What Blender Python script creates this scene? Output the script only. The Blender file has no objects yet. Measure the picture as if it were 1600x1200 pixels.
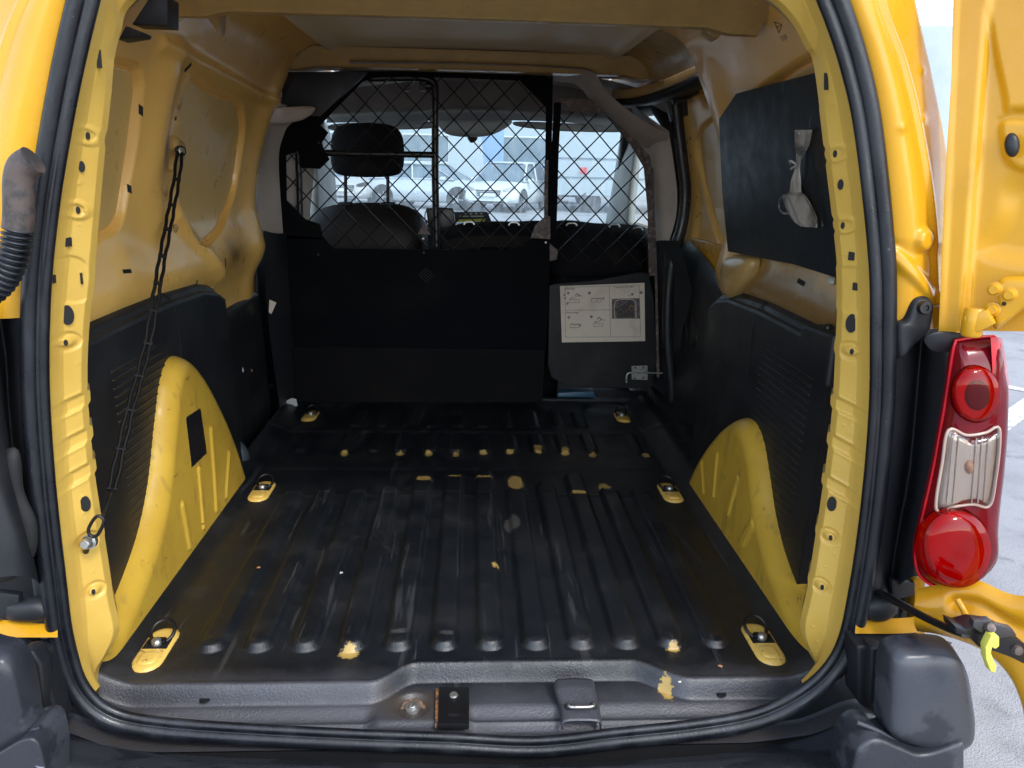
import bpy, bmesh, math, random
import numpy as np
from mathutils import Vector, Matrix
from mathutils.bvhtree import BVHTree
random.seed(7); rng = np.random.default_rng(7)
R = math.radians
scn = bpy.context.scene
COL = scn.collection

# ------------------------------------------------------------------ camera
YAW, PITCH, ROLL, FPX = R(3.17), R(15.91), R(1.38), 1200.0
CAM = np.array([0.006, 0.0, 0.869])
_cy, _sy, _cp, _sp = math.cos(YAW), math.sin(YAW), math.cos(PITCH), math.sin(PITCH)
FW = np.array([_sy*_cp, _cy*_cp, -_sp]); _r = np.array([_cy, -_sy, 0.0]); _u = np.cross(_r, FW)
RT = math.cos(ROLL)*_r + math.sin(ROLL)*_u
UP = -math.sin(ROLL)*_r + math.cos(ROLL)*_u
cam = bpy.data.objects.new('camera', bpy.data.cameras.new('camera')); COL.objects.link(cam)
cam.matrix_world = Matrix(((RT[0], UP[0], -FW[0], CAM[0]), (RT[1], UP[1], -FW[1], CAM[1]),
                           (RT[2], UP[2], -FW[2], CAM[2]), (0, 0, 0, 1)))
cam.data.sensor_width = 36; cam.data.lens = 36*FPX/1600
cam.data.clip_start = 0.02; cam.data.clip_end = 800
scn.camera = cam

# ------------------------------------------------------------------ light
SUN_EL, SUN_AZ = R(47), R(150)          # azimuth: clockwise from +Y (the van's nose); the sun stands behind the photographer, to the right
sd = np.array([math.sin(SUN_AZ)*math.cos(SUN_EL), math.cos(SUN_AZ)*math.cos(SUN_EL), math.sin(SUN_EL)])
sl = bpy.data.lights.new('sun', 'SUN'); sl.energy = 0.55; sl.angle = R(10); sl.color = (1.0, .96, .9)
sun = bpy.data.objects.new('sun', sl); COL.objects.link(sun)
sun.rotation_euler = Vector(sd).to_track_quat('Z', 'Y').to_euler()
w = bpy.data.worlds.new('World'); scn.world = w; w.use_nodes = True
nt = w.node_tree; bg = nt.nodes['Background']
sky = nt.nodes.new('ShaderNodeTexSky'); sky.sky_type = 'NISHITA'; sky.sun_disc = False
sky.sun_elevation = SUN_EL; sky.sun_rotation = SUN_AZ
sky.air_density = 1.0; sky.dust_density = 0.7; sky.ozone_density = .6
hs = nt.nodes.new('ShaderNodeHueSaturation'); hs.inputs['Saturation'].default_value = .6
nt.links.new(sky.outputs[0], hs.inputs['Color']); nt.links.new(hs.outputs[0], bg.inputs[0]); bg.inputs[1].default_value = .15
scn.view_settings.view_transform = 'Standard'; scn.view_settings.look = 'None'
scn.view_settings.exposure = 1.8; scn.view_settings.gamma = 1
scn.cycles.max_bounces = 10; scn.cycles.diffuse_bounces = 7; scn.cycles.transparent_max_bounces = 12
scn.cycles.caustics_reflective = False; scn.cycles.caustics_refractive = False
scn.cycles.sample_clamp_indirect = 6
scn.cycles.use_denoising = True

# ------------------------------------------------------------------ sight lines: a photograph point met with a real plane of the van
def ray(px, py): return FW + (px-800)/FPX*RT + (600-py)/FPX*UP
def PY(px, py, y): d = ray(px, py); return CAM + d*y/d[1]
def PZ(px, py, z): d = ray(px, py); return CAM + d*(z-CAM[2])/d[2]
def PX(px, py, x): d = ray(px, py); return CAM + d*(x-CAM[0])/d[0]
def PP(px, py, p0, n):
    d = ray(px, py); n = np.array(n, float); return CAM + d*(np.dot(np.array(p0)-CAM, n)/np.dot(d, n))
def LY(pts, y): return [PY(a, b, y) for a, b in pts]
def LX(pts, x): return [PX(a, b, x) for a, b in pts]
def LZ(pts, z): return [PZ(a, b, z) for a, b in pts]

# ------------------------------------------------------------------ materials
MATS = {}
def mat(name, col, rough=.5, metal=0., spec=.5, coat=0., mix=(), bump=(), rv=None, attr=None, emit=None, trans=0., sheen=0.):
    m = bpy.data.materials.new(name); m.use_nodes = True; t = m.node_tree; N = t.nodes; L = t.links
    b = N['Principled BSDF']; b.inputs['Roughness'].default_value = rough; b.inputs['Metallic'].default_value = metal
    b.inputs['Specular IOR Level'].default_value = spec; b.inputs['Coat Weight'].default_value = coat
    b.inputs['Coat Roughness'].default_value = .08; b.inputs['Transmission Weight'].default_value = trans
    b.inputs['Sheen Weight'].default_value = sheen
    tc = N.new('ShaderNodeNewGeometry').outputs['Position']
    rgb = N.new('ShaderNodeRGB'); rgb.outputs[0].default_value = (*col, 1); cur = rgb.outputs[0]
    def noise(scale, detail=4, stretch=None, rgh=.6):
        n = N.new('ShaderNodeTexNoise'); n.inputs['Scale'].default_value = scale; n.inputs['Detail'].default_value = detail
        n.inputs['Roughness'].default_value = rgh
        if stretch:
            mp = N.new('ShaderNodeMapping'); mp.inputs['Scale'].default_value = stretch; L.new(tc, mp.inputs[0]); L.new(mp.outputs[0], n.inputs['Vector'])
        else: L.new(tc, n.inputs['Vector'])
        return n.outputs['Fac']
    for q in mix:                                   # (colour, scale, low, high[, stretch[, amount]])
        c2, sc, lo, hi = q[:4]; st = q[4] if len(q) > 4 else None; am = q[5] if len(q) > 5 else 1.
        r = N.new('ShaderNodeMapRange'); r.inputs[1].default_value = lo; r.inputs[2].default_value = hi; r.inputs[4].default_value = am
        r.interpolation_type = 'SMOOTHSTEP'
        L.new(noise(sc, 6, st), r.inputs[0])
        mx = N.new('ShaderNodeMix'); mx.data_type = 'RGBA'; L.new(r.outputs[0], mx.inputs[0]); L.new(cur, mx.inputs[6])
        mx.inputs[7].default_value = (*c2, 1); cur = mx.outputs[2]
    for q in (attr or ()):                          # (attribute, colour, noise scale, noise amplitude, edge)
        a = N.new('ShaderNodeAttribute'); a.attribute_name = q[0]
        s1 = N.new('ShaderNodeMath'); s1.operation = 'MULTIPLY_ADD'; s1.inputs[1].default_value = q[3]; s1.inputs[2].default_value = -q[3]/2
        L.new(noise(q[2], 5), s1.inputs[0])
        s2 = N.new('ShaderNodeMath'); s2.operation = 'ADD'; L.new(a.outputs['Fac'], s2.inputs[0]); L.new(s1.outputs[0], s2.inputs[1])
        r = N.new('ShaderNodeMapRange'); r.inputs[1].default_value = q[4]; r.inputs[2].default_value = -q[4]; L.new(s2.outputs[0], r.inputs[0])
        if len(q) > 5: r.inputs[4].default_value = q[5]
        mx = N.new('ShaderNodeMix'); mx.data_type = 'RGBA'; L.new(r.outputs[0], mx.inputs[0]); L.new(cur, mx.inputs[6])
        mx.inputs[7].default_value = (*q[1], 1); cur = mx.outputs[2]
    L.new(cur, b.inputs['Base Color'])
    if rv:
        r = N.new('ShaderNodeMapRange'); r.inputs[1].default_value = .35; r.inputs[2].default_value = .65
        r.inputs[3].default_value = rv[1]; r.inputs[4].default_value = rv[2]; L.new(noise(rv[0], 5), r.inputs[0]); L.new(r.outputs[0], b.inputs['Roughness'])
    prev = None
    for q in bump:                                  # (scale, depth in metres[, stretch])
        bp = N.new('ShaderNodeBump'); bp.inputs['Distance'].default_value = q[1]; bp.inputs['Strength'].default_value = 1
        L.new(noise(q[0], 3, q[2] if len(q) > 2 else None), bp.inputs['Height'])
        if prev: L.new(prev, bp.inputs['Normal'])
        prev = bp.outputs[0]
    if prev: L.new(prev, b.inputs['Normal'])
    if emit: b.inputs['Emission Color'].default_value = (*emit[0], 1); b.inputs['Emission Strength'].default_value = emit[1]
    MATS[name] = m; return m
def glass(name, tint, streak=0., gl=.06, rough=.02, milk=(.8, .85, .87)):
    m = bpy.data.materials.new(name); m.use_nodes = True; t = m.node_tree; N = t.nodes; L = t.links; N.remove(N['Principled BSDF'])
    out = N['Material Output']; tr = N.new('ShaderNodeBsdfTransparent'); tr.inputs[0].default_value = (*tint, 1)
    g = N.new('ShaderNodeBsdfGlossy'); g.inputs['Roughness'].default_value = rough
    fw = N.new('ShaderNodeLayerWeight'); fw.inputs[0].default_value = .35; fr = N.new('ShaderNodeMapRange'); fr.inputs[3].default_value = gl*.6; fr.inputs[4].default_value = max(.12, gl*4); L.new(fw.outputs['Facing'], fr.inputs[0]); pw = None
    mx = N.new('ShaderNodeMixShader'); L.new(fr.outputs[0], mx.inputs[0]); L.new(tr.outputs[0], mx.inputs[1]); L.new(g.outputs[0], mx.inputs[2]); cur = mx.outputs[0]
    if streak:
        tc = N.new('ShaderNodeNewGeometry').outputs['Position']; mp = N.new('ShaderNodeMapping'); mp.inputs['Scale'].default_value = (1, .3, .22)
        L.new(tc, mp.inputs[0]); n = N.new('ShaderNodeTexNoise'); n.inputs['Scale'].default_value = 30; n.inputs['Detail'].default_value = 5; n.inputs['Distortion'].default_value = .8; L.new(mp.outputs[0], n.inputs['Vector'])
        n2 = N.new('ShaderNodeTexVoronoi'); n2.inputs['Scale'].default_value = 95; L.new(tc, n2.inputs['Vector'])
        r = N.new('ShaderNodeMapRange'); r.inputs[1].default_value = .35; r.inputs[2].default_value = .75; r.inputs[3].default_value = streak*.35; r.inputs[4].default_value = streak; L.new(n.outputs['Fac'], r.inputs[0])
        r2 = N.new('ShaderNodeMapRange'); r2.inputs[1].default_value = .18; r2.inputs[2].default_value = .30; r2.inputs[3].default_value = streak*.7; r2.inputs[4].default_value = 0; L.new(n2.outputs['Distance'], r2.inputs[0])
        ad = N.new('ShaderNodeMath'); ad.operation = 'MAXIMUM'; L.new(r.outputs[0], ad.inputs[0]); L.new(r2.outputs[0], ad.inputs[1])
        df = N.new('ShaderNodeBsdfTranslucent'); df.inputs[0].default_value = (*milk, 1)
        m2 = N.new('ShaderNodeMixShader'); L.new(ad.outputs[0], m2.inputs[0]); L.new(cur, m2.inputs[1]); L.new(df.outputs[0], m2.inputs[2]); cur = m2.outputs[0]
    L.new(cur, out.inputs[0]); return m

YEL = (.62, .315, .012)
m_yel = mat('yellow_gloss_paint', YEL, .34, coat=.3, spec=.35, mix=[((.56, .275, .010), 3, .35, .7), ((.50, .33, .10), 60, .70, .76, None, .5)], bump=[(9, .0006), (420, .00004)], rv=(30, .22, .38))
m_yfr = mat('yellow_frame_paint', (.64, .42, .085), .40, coat=.12, mix=[((.60, .38, .075), 7, .4, .7), ((.30, .20, .07), 90, .71, .75, None, .8), ((.95, .80, .42), 160, .72, .76)], bump=[(25, .0008), (300, .00015)], rv=(40, .28, .5))
m_yin = mat('yellow_inner_paint', (.90, .55, .145), .36, coat=.25, mix=[((.84, .50, .135), 2.2, .35, .7), ((.45, .25, .10), 5.5, .62, .82, None, .6), ((.20, .13, .06), 130, .72, .77, None, .6)], bump=[(14, .0009), (520, .00006)], rv=(18, .27, .45),
            attr=[('blank', (.74, .50, .17), 60, .002, .0015), ('dirt', (.13, .075, .03), 16, .055, .03, .85), ('sealer', (.40, .28, .12), 40, .002, .0015)])  # blank: shade on the recessed window panels, put into the paint as duller yellow
m_yarch = mat('yellow_arch_paint', (.56, .36, .045), .5, spec=.25, mix=[((.50, .31, .04), 8, .4, .7), ((.26, .17, .05), 30, .56, .66, (1, 1, .3), .45), ((.10, .07, .03), 75, .66, .70, (1, .3, 1), .6), ((.15, .11, .06), 150, .71, .75)], bump=[(20, .0007), (400, .0001)], rv=(30, .28, .5), attr=[('patch', (.012, .012, .014), 150, .006, .0006)])
m_yanch = mat('yellow_anchor_paint', (.80, .53, .12), .36, coat=.2, mix=[((.20, .14, .07), 90, .60, .68, None, .8)], bump=[(200, .0002)])
m_ydoor = mat('yellow_door_inside', (.86, .54, .16), .4, coat=.15, mix=[((.78, .48, .14), 3, .4, .7)], bump=[(400, .00008)], attr=[('blank', (.70, .50, .22), 60, .002, .0015)])
m_floor = mat('black_bed_coating', (.0055, .0075, .0105), .40, spec=.7, mix=[((.010, .0115, .0145), 3.5, .45, .75), ((.045, .048, .052), 38, .60, .66, (1, .07, 1), .55), ((.060, .062, .066), 90, .66, .70, (1, .04, 1), .6), ((.03, .03, .03), 12, .55, .75, None, .5), ((.09, .09, .09), 240, .73, .78, None, .6)],
              bump=[(260, .0009), (900, .0003), (12, .0012)], rv=(7, .28, .55),
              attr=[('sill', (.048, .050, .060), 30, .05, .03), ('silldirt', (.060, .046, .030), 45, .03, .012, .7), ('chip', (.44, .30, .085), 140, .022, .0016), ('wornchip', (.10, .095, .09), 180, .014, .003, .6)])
m_flap = mat('charcoal_steel', (.0065, .0072, .009), .5, spec=.3, mix=[((.02, .02, .021), 6, .45, .7), ((.13, .12, .11), 170, .735, .77, None, .8)], bump=[(400, .0002), (7, .002)])
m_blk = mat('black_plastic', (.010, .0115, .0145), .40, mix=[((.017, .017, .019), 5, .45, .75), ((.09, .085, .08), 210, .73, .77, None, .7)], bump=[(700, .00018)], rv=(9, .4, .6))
m_blks = mat('black_sheet_metal', (.0022, .0026, .0045), .6, spec=.05, mix=[((.004, .005, .0055), 4, .45, .7), ((.11, .10, .09), 170, .745, .775, None, .8)], bump=[(500, .0002), (6, .002)])
m_blkm = mat('black_metal', (.006, .006, .007), .38, metal=.0, spec=.5, bump=[(300, .0002)])
m_seal = mat('rubber_seal', (.005, .006, .009), .36, mix=[((.022, .025, .032), 12, .45, .75, (1, 1, .2)), ((.20, .20, .21), 70, .70, .76, None, .6)], bump=[(220, .0003), (40, .0008, (1, 1, .3))], rv=(20, .25, .5))
m_bump = mat('grey_bumper_plastic', (.046, .051, .062), .36, mix=[((.022, .025, .032), 5, .50, .54), ((.020, .022, .028), 26, .68, .70), ((.30, .31, .36), 9, .69, .71, None, .7)], bump=[(600, .00015)], rv=(12, .22, .42))
m_worn = mat('worn_brown_metal', (.085, .062, .055), .55, mix=[((.22, .17, .15), 60, .50, .66), ((.03, .02, .02), 25, .5, .7)], bump=[(140, .0006)])
m_rustm = mat('rust_ring', (.20, .12, .07), .7, mix=[((.07, .05, .04), 150, .45, .6), ((.42, .30, .2), 90, .62, .7)], bump=[(300, .0008)])
m_zinc = mat('zinc_steel', (.52, .52, .50), .35, metal=.9, mix=[((.25, .2, .15), 90, .55, .7)], bump=[(200, .0003)])
m_drk = mat('dark_cavity', (.004, .004, .005), .7)
m_fab = mat('seat_fabric', (.008, .008, .010), .85, spec=.2, mix=[((.035, .03, .028), 12, .5, .8)], bump=[(900, .0006)])
m_leath = mat('worn_seat_vinyl', (.014, .011, .009), .5, spec=.3, bump=[(260, .0006), (9, .004)])
m_rub = mat('black_rubber', (.004, .004, .0045), .6, spec=.2, bump=[(200, .0003)])
m_grey = mat('grey_headliner', (.42, .37, .34), .8, mix=[((.34, .30, .27), 6, .4, .7)], bump=[(500, .0003)])
m_greyl = mat('light_grey_trim', (.42, .43, .43), .6, mix=[((.33, .33, .33), 6, .4, .7)], bump=[(500, .0002)])
m_paper = mat('soiled_paper', (.68, .60, .50), .8, mix=[((.52, .45, .37), 14, .5, .8), ((.22, .19, .16), 260, .70, .74, None, .8)], bump=[(60, .0006)])
m_ink = mat('print_ink', (.05, .045, .045), .8, mix=[((.10, .09, .08), 300, .5, .6)])
m_inkg = mat('faded_print_ink', (.16, .145, .13), .8, mix=[((.40, .35, .29), 200, .5, .62)])
m_plyb = mat('black_faced_board', (.011, .016, .022), .46, mix=[((.12, .15, .17), 70, .66, .72, (1, .5, .16), .6), ((.10, .12, .14), 110, .67, .72, (1, .2, .8), .5), ((.018, .024, .030), 8, .45, .7), ((.22, .25, .27), 160, .71, .75, (1, 1, .5), .7)], bump=[(90, .0003, (1, 1, .3)), (500, .0002)], rv=(25, .42, .55))
m_bag = mat('clear_plastic_bag', (.30, .28, .25), .28, spec=.7, mix=[((.10, .09, .08), 30, .45, .62, (1, 1, .3)), ((.60, .57, .53), 60, .62, .7, (1, 1, .3))], bump=[(35, .004, (1, 1, .3)), (120, .0015)])
m_asph = mat('asphalt', (.34, .34, .35), .75, mix=[((.20, .20, .21), 1.2, .45, .75), ((.24, .24, .25), 7, .5, .7, None, .7), ((.50, .50, .50), 240, .60, .68), ((.10, .10, .10), 160, .60, .68), ((.13, .13, .13), 3.5, .60, .75, None, .6)], bump=[(160, .006), (8, .004)])
m_line = mat('white_road_paint', (.78, .78, .76), .6, mix=[((.36, .36, .37), 60, .50, .56), ((.36, .36, .37), 9, .55, .62)], bump=[(200, .002)])
m_blue = mat('blue_plastic', (.03, .10, .17), .4, bump=[(60, .001)])
m_lensin = mat('lamp_reflector', (.68, .62, .58), .25, metal=.7, bump=[(160, .0008, (1, 1, .15))])
m_redr = mat('red_reflector', (.85, .06, .05), .22, metal=.1, bump=[(260, .0006)])
g_red = glass('red_lamp_lens', (.62, .010, .025), gl=.035)
g_clear = glass('clear_lamp_lens', (.80, .76, .72))
g_wind = glass('wet_windscreen', (.76, .88, .89), streak=.28, milk=(.85, .95, .97))
g_side = glass('door_window_glass', (.70, .80, .78), streak=.25)
g_tint = glass('car_window_glass', (.25, .33, .36))
m_wht = mat('white_car_paint', (.62, .66, .68), .3, coat=.5); m_silv = mat('silver_car_paint', (.48, .53, .58), .3, metal=.15, coat=.5)
m_tyre = mat('tyre_rubber', (.02, .02, .02), .8); m_rim = mat('alloy_rim', (.45, .47, .5), .35, metal=.6)
m_redp = mat('red_plastic', (.6, .03, .03), .4); m_fac = mat('pale_facade', (.40, .46, .49), .8, mix=[((.34, .40, .44), .3, .4, .7)], bump=[(6, .01)])
m_facd = mat('facade_window', (.12, .17, .21), .2); m_bluew = mat('blue_hoarding', (.20, .33, .52), .6); m_truck = mat('grey_box_body', (.38, .44, .48), .5)
m_leaf = mat('dead_leaf', (.42, .20, .09), .7); m_crumb = mat('pale_crumb', (.55, .55, .52), .8)
m_lime = mat('lime_clip', (.62, .60, .10), .4, bump=[(200, .0003)])
m_yscr = mat('yellow_dash_strip', (.55, .55, .05), .5)

# ------------------------------------------------------------------ mesh helpers (all take world coordinates)
ORG = {}
def tag(o, label=None, cat=None, group=None, kind=None):
    if label: o['label'] = label
    if cat: o['category'] = cat
    if group: o['group'] = group
    if kind: o['kind'] = kind
    return o
def thing(name, loc, label, cat, group=None):
    o = bpy.data.objects.new(name, None); COL.objects.link(o); o.empty_display_size = .05
    o.location = loc; ORG[o.name] = np.array(loc, float); return tag(o, label, cat, group)
def put(name, me, m, parent, org):
    o = bpy.data.objects.new(name, me); COL.objects.link(o)
    if m is not None and not me.materials: me.materials.append(m)
    if parent is not None:
        o.parent = parent; o.location = Vector(org - ORG[parent.name])
    else: o.location = Vector(org)
    ORG[o.name] = np.array(org, float); return o
def mesh(name, V, F, m, parent=None, smooth=True, attrs=None, auto=None):
    V = np.asarray(V, float); org = (V.max(0)+V.min(0))/2
    me = bpy.data.meshes.new(name); me.from_pydata((V-org).tolist(), [], [tuple(map(int, f)) for f in F])
    if smooth: me.polygons.foreach_set('use_smooth', [True]*len(me.polygons))
    for k, a in (attrs or {}).items():
        at = me.attributes.new(k, 'FLOAT', 'POINT'); at.data.foreach_set('value', np.asarray(a, np.float32).ravel())
    me.update()
    if auto is not None: me.set_sharp_from_angle(angle=R(auto))
    return put(name, me, m, parent, org)
def grid(name, P, m, parent=None, keep=None, attrs=None, cu=False, cv=False, flip=False):
    nu, nv = P.shape[:2]; I = np.arange(nu*nv).reshape(nu, nv)
    if cu: I = np.vstack([I, I[:1]])
    if cv: I = np.hstack([I, I[:, :1]])
    F = np.stack([I[:-1, :-1], I[1:, :-1], I[1:, 1:], I[:-1, 1:]], -1)
    if flip: F = F[..., ::-1]
    F = F.reshape(-1, 4)
    if keep is not None: F = F[keep.reshape(-1)]
    V = P.reshape(-1, 3); org = (V.max(0)+V.min(0))/2
    me = bpy.data.meshes.new(name); n = len(F)
    me.vertices.add(len(V)); me.vertices.foreach_set('co', (V-org).ravel())
    me.loops.add(n*4); me.loops.foreach_set('vertex_index', F.ravel().astype(np.int32))
    me.polygons.add(n); me.polygons.foreach_set('loop_start', np.arange(0, n*4, 4, dtype=np.int32)); me.polygons.foreach_set('loop_total', np.full(n, 4, np.int32))
    me.polygons.foreach_set('use_smooth', [True]*n)
    for k, a in (attrs or {}).items():
        at = me.attributes.new(k, 'FLOAT', 'POINT'); at.data.foreach_set('value', np.asarray(a, np.float32).ravel())
    me.update(calc_edges=True); me.validate()
    return put(name, me, m, parent, org)
def ss(x, a, b): t = np.clip((x-a)/(b-a), 0, 1); return t*t*(3-2*t)
def poly_sdf(X, Y, poly):
    poly = np.asarray(poly, float); d = np.full(X.shape, 1e9); ins = np.zeros(X.shape, bool); n = len(poly)
    for i in range(n):
        a = poly[i]; b = poly[(i+1) % n]; e = b-a; wx = X-a[0]; wy = Y-a[1]
        t = np.clip((wx*e[0]+wy*e[1])/(e@e+1e-12), 0, 1); d = np.minimum(d, np.hypot(wx-t*e[0], wy-t*e[1]))
        c = ((a[1] <= Y) != (b[1] <= Y)) & (X < (b[0]-a[0])*(Y-a[1])/(b[1]-a[1]+1e-12)+a[0]); ins ^= c
    return np.where(ins, -d, d)
def cap_sdf(X, Y, a, b, r):
    ex, ey = b[0]-a[0], b[1]-a[1]; wx = X-a[0]; wy = Y-a[1]; t = np.clip((wx*ex+wy*ey)/(ex*ex+ey*ey+1e-12), 0, 1)
    return np.hypot(wx-t*ex, wy-t*ey)-r
def smooth_curve(pts, n, closed=False):
    P = np.asarray(pts, float); m = len(P)
    out = []; rngk = range(m if closed else m-1)
    for i in rngk:
        p1 = P[i]; p2 = P[(i+1) % m]
        p0 = P[(i-1) % m] if (closed or i > 0) else 2*p1-p2
        p3 = P[(i+2) % m] if (closed or i < m-2) else 2*p2-p1
        for t in np.linspace(0, 1, 16, endpoint=False):
            out.append(.5*((2*p1)+(-p0+p2)*t+(2*p0-5*p1+4*p2-p3)*t*t+(-p0+3*p1-3*p2+p3)*t**3))
    out.append(P[0] if closed else P[-1]); out = np.array(out)
    s = np.r_[0, np.cumsum(np.linalg.norm(np.diff(out, axis=0), axis=1))]
    q = np.linspace(0, s[-1], n+1 if closed else n); res = np.stack([np.interp(q, s, out[:, k]) for k in range(out.shape[1])], 1)
    return res[:-1] if closed else res
def tube(name, pts, r, m, parent=None, sides=10, closed=False, caps=True, flat=None):
    P = np.asarray(pts, float); n = len(P); rr = np.full(n, r) if np.isscalar(r) else np.asarray(r)
    if closed: T = np.roll(P, -1, 0)-np.roll(P, 1, 0)
    else: T = np.gradient(P, axis=0)
    T /= np.linalg.norm(T, axis=1)[:, None]+1e-12
    a = np.array([0, 0, 1.]) if abs(T[0][2]) < .9 else np.array([0, 1., 0]); N = np.cross(T[0], a); N /= np.linalg.norm(N); G = []
    th = np.linspace(0, 2*math.pi, sides, endpoint=False)
    for i in range(n):
        N = N-T[i]*(N@T[i]); N /= np.linalg.norm(N); B = np.cross(T[i], N)
        G.append(P[i]+rr[i]*(np.cos(th)[:, None]*N+np.sin(th)[:, None]*B*(flat or 1)))
    G = np.array(G); V = G.reshape(-1, 3); F = []
    for i in range(n if closed else n-1):
        j = (i+1) % n
        for k in range(sides): l = (k+1) % sides; F.append((i*sides+k, j*sides+k, j*sides+l, i*sides+l)[::-1])
    if caps and not closed: F += [tuple(range(sides)), tuple(range((n-1)*sides, n*sides))[::-1]]
    return mesh(name, V, F, m, parent, True, auto=50)
def prism(name, poly, ext, m, parent=None, bev=0., seg=2, smooth=True):
    """polygon (3-D points, roughly flat) pushed along ext"""
    bm = bmesh.new(); P = [Vector(p) for p in poly]; e = Vector(ext)
    vs = [bm.verts.new(p) for p in P]; f = bm.faces.new(vs); g = bmesh.ops.extrude_face_region(bm, geom=[f])
    bmesh.ops.translate(bm, verts=[v for v in g['geom'] if isinstance(v, bmesh.types.BMVert)], vec=e)
    bmesh.ops.recalc_face_normals(bm, faces=bm.faces)
    if bev: bmesh.ops.bevel(bm, geom=[x for x in bm.edges if x.calc_face_angle(0) > R(25)], offset=bev, segments=seg, affect='EDGES', profile=.6, clamp_overlap=True)
    c = sum((v.co for v in bm.verts), Vector())/len(bm.verts); bmesh.ops.translate(bm, verts=bm.verts, vec=-c)
    me = bpy.data.meshes.new(name); bm.to_mesh(me); bm.free()
    if smooth: me.polygons.foreach_set('use_smooth', [True]*len(me.polygons)); me.set_sharp_from_angle(angle=R(40))
    return put(name, me, m, parent, np.array(c))
def box(name, c, size, m, parent=None, bev=.002, rot=None, seg=2):
    x, y, z = [s/2 for s in size]; M3 = rot if rot is not None else Matrix.Identity(3)
    pts = [Vector(c)+M3 @ Vector(p) for p in ((-x, -y, -z), (x, -y, -z), (x, y, -z), (-x, y, -z))]
    return prism(name, pts, M3 @ Vector((0, 0, 2*z)), m, parent, bev, seg)
def RX(a): return Matrix.Rotation(R(a), 3, 'X')
def RY(a): return Matrix.Rotation(R(a), 3, 'Y')
def RZ(a): return Matrix.Rotation(R(a), 3, 'Z')
def lathe(name, c, axis, prof, m, parent=None, n=24, sx=1.):
    """prof: (radius, height along axis)"""
    a = np.array(axis, float); a /= np.linalg.norm(a); t = np.array([0, 0, 1.]) if abs(a[2]) < .9 else np.array([1., 0, 0])
    u = np.cross(t, a); u /= np.linalg.norm(u); v = np.cross(a, u); th = np.linspace(0, 2*math.pi, n, endpoint=False)
    P = np.array([[np.array(c)+h*a+r*(math.cos(q)*u*sx+math.sin(q)*v) for q in th] for r, h in prof])
    V = P.reshape(-1, 3).tolist(); F = []
    for i in range(len(prof)-1):
        for k in range(n): l = (k+1) % n; F.append((i*n+k, i*n+l, (i+1)*n+l, (i+1)*n+k))
    return mesh(name, V, F, m, parent, True, auto=45)
def pillow(name, outline, d, depth, m, parent=None, rings=10, inner=.0, power=2.2, back=True, n=72, centre=None, attrs=None):
    """closed outline bulging by depth along d: steep at the rim, flat in the middle; back gives it thickness"""
    O = smooth_curve(outline, n, True) if n else np.asarray(outline, float); n = len(O); c = O.mean(0) if centre is None else np.asarray(centre); d = np.array(d, float); d /= np.linalg.norm(d)
    V = []; F = []
    if back: V += list(O-d*abs(depth)*.4)
    for i in range(rings):
        t = i/rings; k = 1-t; h = (1-k**power)**(1/power)
        V += list(c+(O-c)*k+d*depth*h)
    V.append(c+d*depth); tot = (rings+(1 if back else 0))
    for i in range(tot-1):
        for k in range(n): l = (k+1) % n; F.append((i*n+k, i*n+l, (i+1)*n+l, (i+1)*n+k))
    for k in range(n): F.append(((tot-1)*n+k, (tot-1)*n+(k+1) % n, tot*n))
    return mesh(name, V, F, m, parent, True)
def sweep(name, path, N, B, prof, m, parent=None, closed=False):
    """prof: (a along N, b along B) swept along path with given frames"""
    P = np.asarray(path); pr = np.asarray(prof)
    G = P[:, None, :]+pr[None, :, 0, None]*N[:, None, :]+pr[None, :, 1, None]*B[:, None, :]
    return grid(name, G, m, parent, cu=closed, cv=True)
def inst(name, src, loc, parent, rot=None, scale=None):
    o = bpy.data.objects.new(name, src.data); COL.objects.link(o); o.parent = parent; o.location = Vector(np.array(loc)-ORG[parent.name])
    if rot is not None: o.rotation_euler = rot.to_euler()
    if scale is not None: o.scale = scale
    ORG[o.name] = np.array(loc, float); return o
def bvh(o):
    org = Vector(ORG[o.name]); me = o.data
    return BVHTree.FromPolygons([v.co+org for v in me.vertices], [tuple(p.vertices) for p in me.polygons])
def hit(tree, px, py, lift=.0):
    d = Vector(ray(px, py)).normalized(); p, nrm, i, dist = tree.ray_cast(Vector(CAM), d)
    if p is None: return None, None
    if nrm.dot(d) > 0: nrm = -nrm
    return np.array(p+nrm*lift), np.array(nrm)
def text(name, s, c, size, right, up, m, parent, align='LEFT'):
    cu = bpy.data.curves.new(name, 'FONT'); cu.body = s; cu.size = size; cu.align_x = align; cu.extrude = .0002
    t = bpy.data.objects.new(name, cu); COL.objects.link(t); dg = bpy.context.evaluated_depsgraph_get()
    me = bpy.data.meshes.new_from_object(t.evaluated_get(dg)); COL.objects.unlink(t); bpy.data.objects.remove(t); bpy.data.curves.remove(cu)
    r = Vector(right).normalized(); u = Vector(up).normalized(); M3 = Matrix((r, u, r.cross(u))).transposed(); me.transform(M3.to_4x4())
    me.materials.clear(); return put(name, me, m, parent, np.array(c))
def ngon(c, r, n, u, v, sx=1., ph=0): return [np.array(c)+r*(math.cos(ph+2*math.pi*k/n)*np.array(u)*sx+math.sin(ph+2*math.pi*k/n)*np.array(v)) for k in range(n)]

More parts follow.
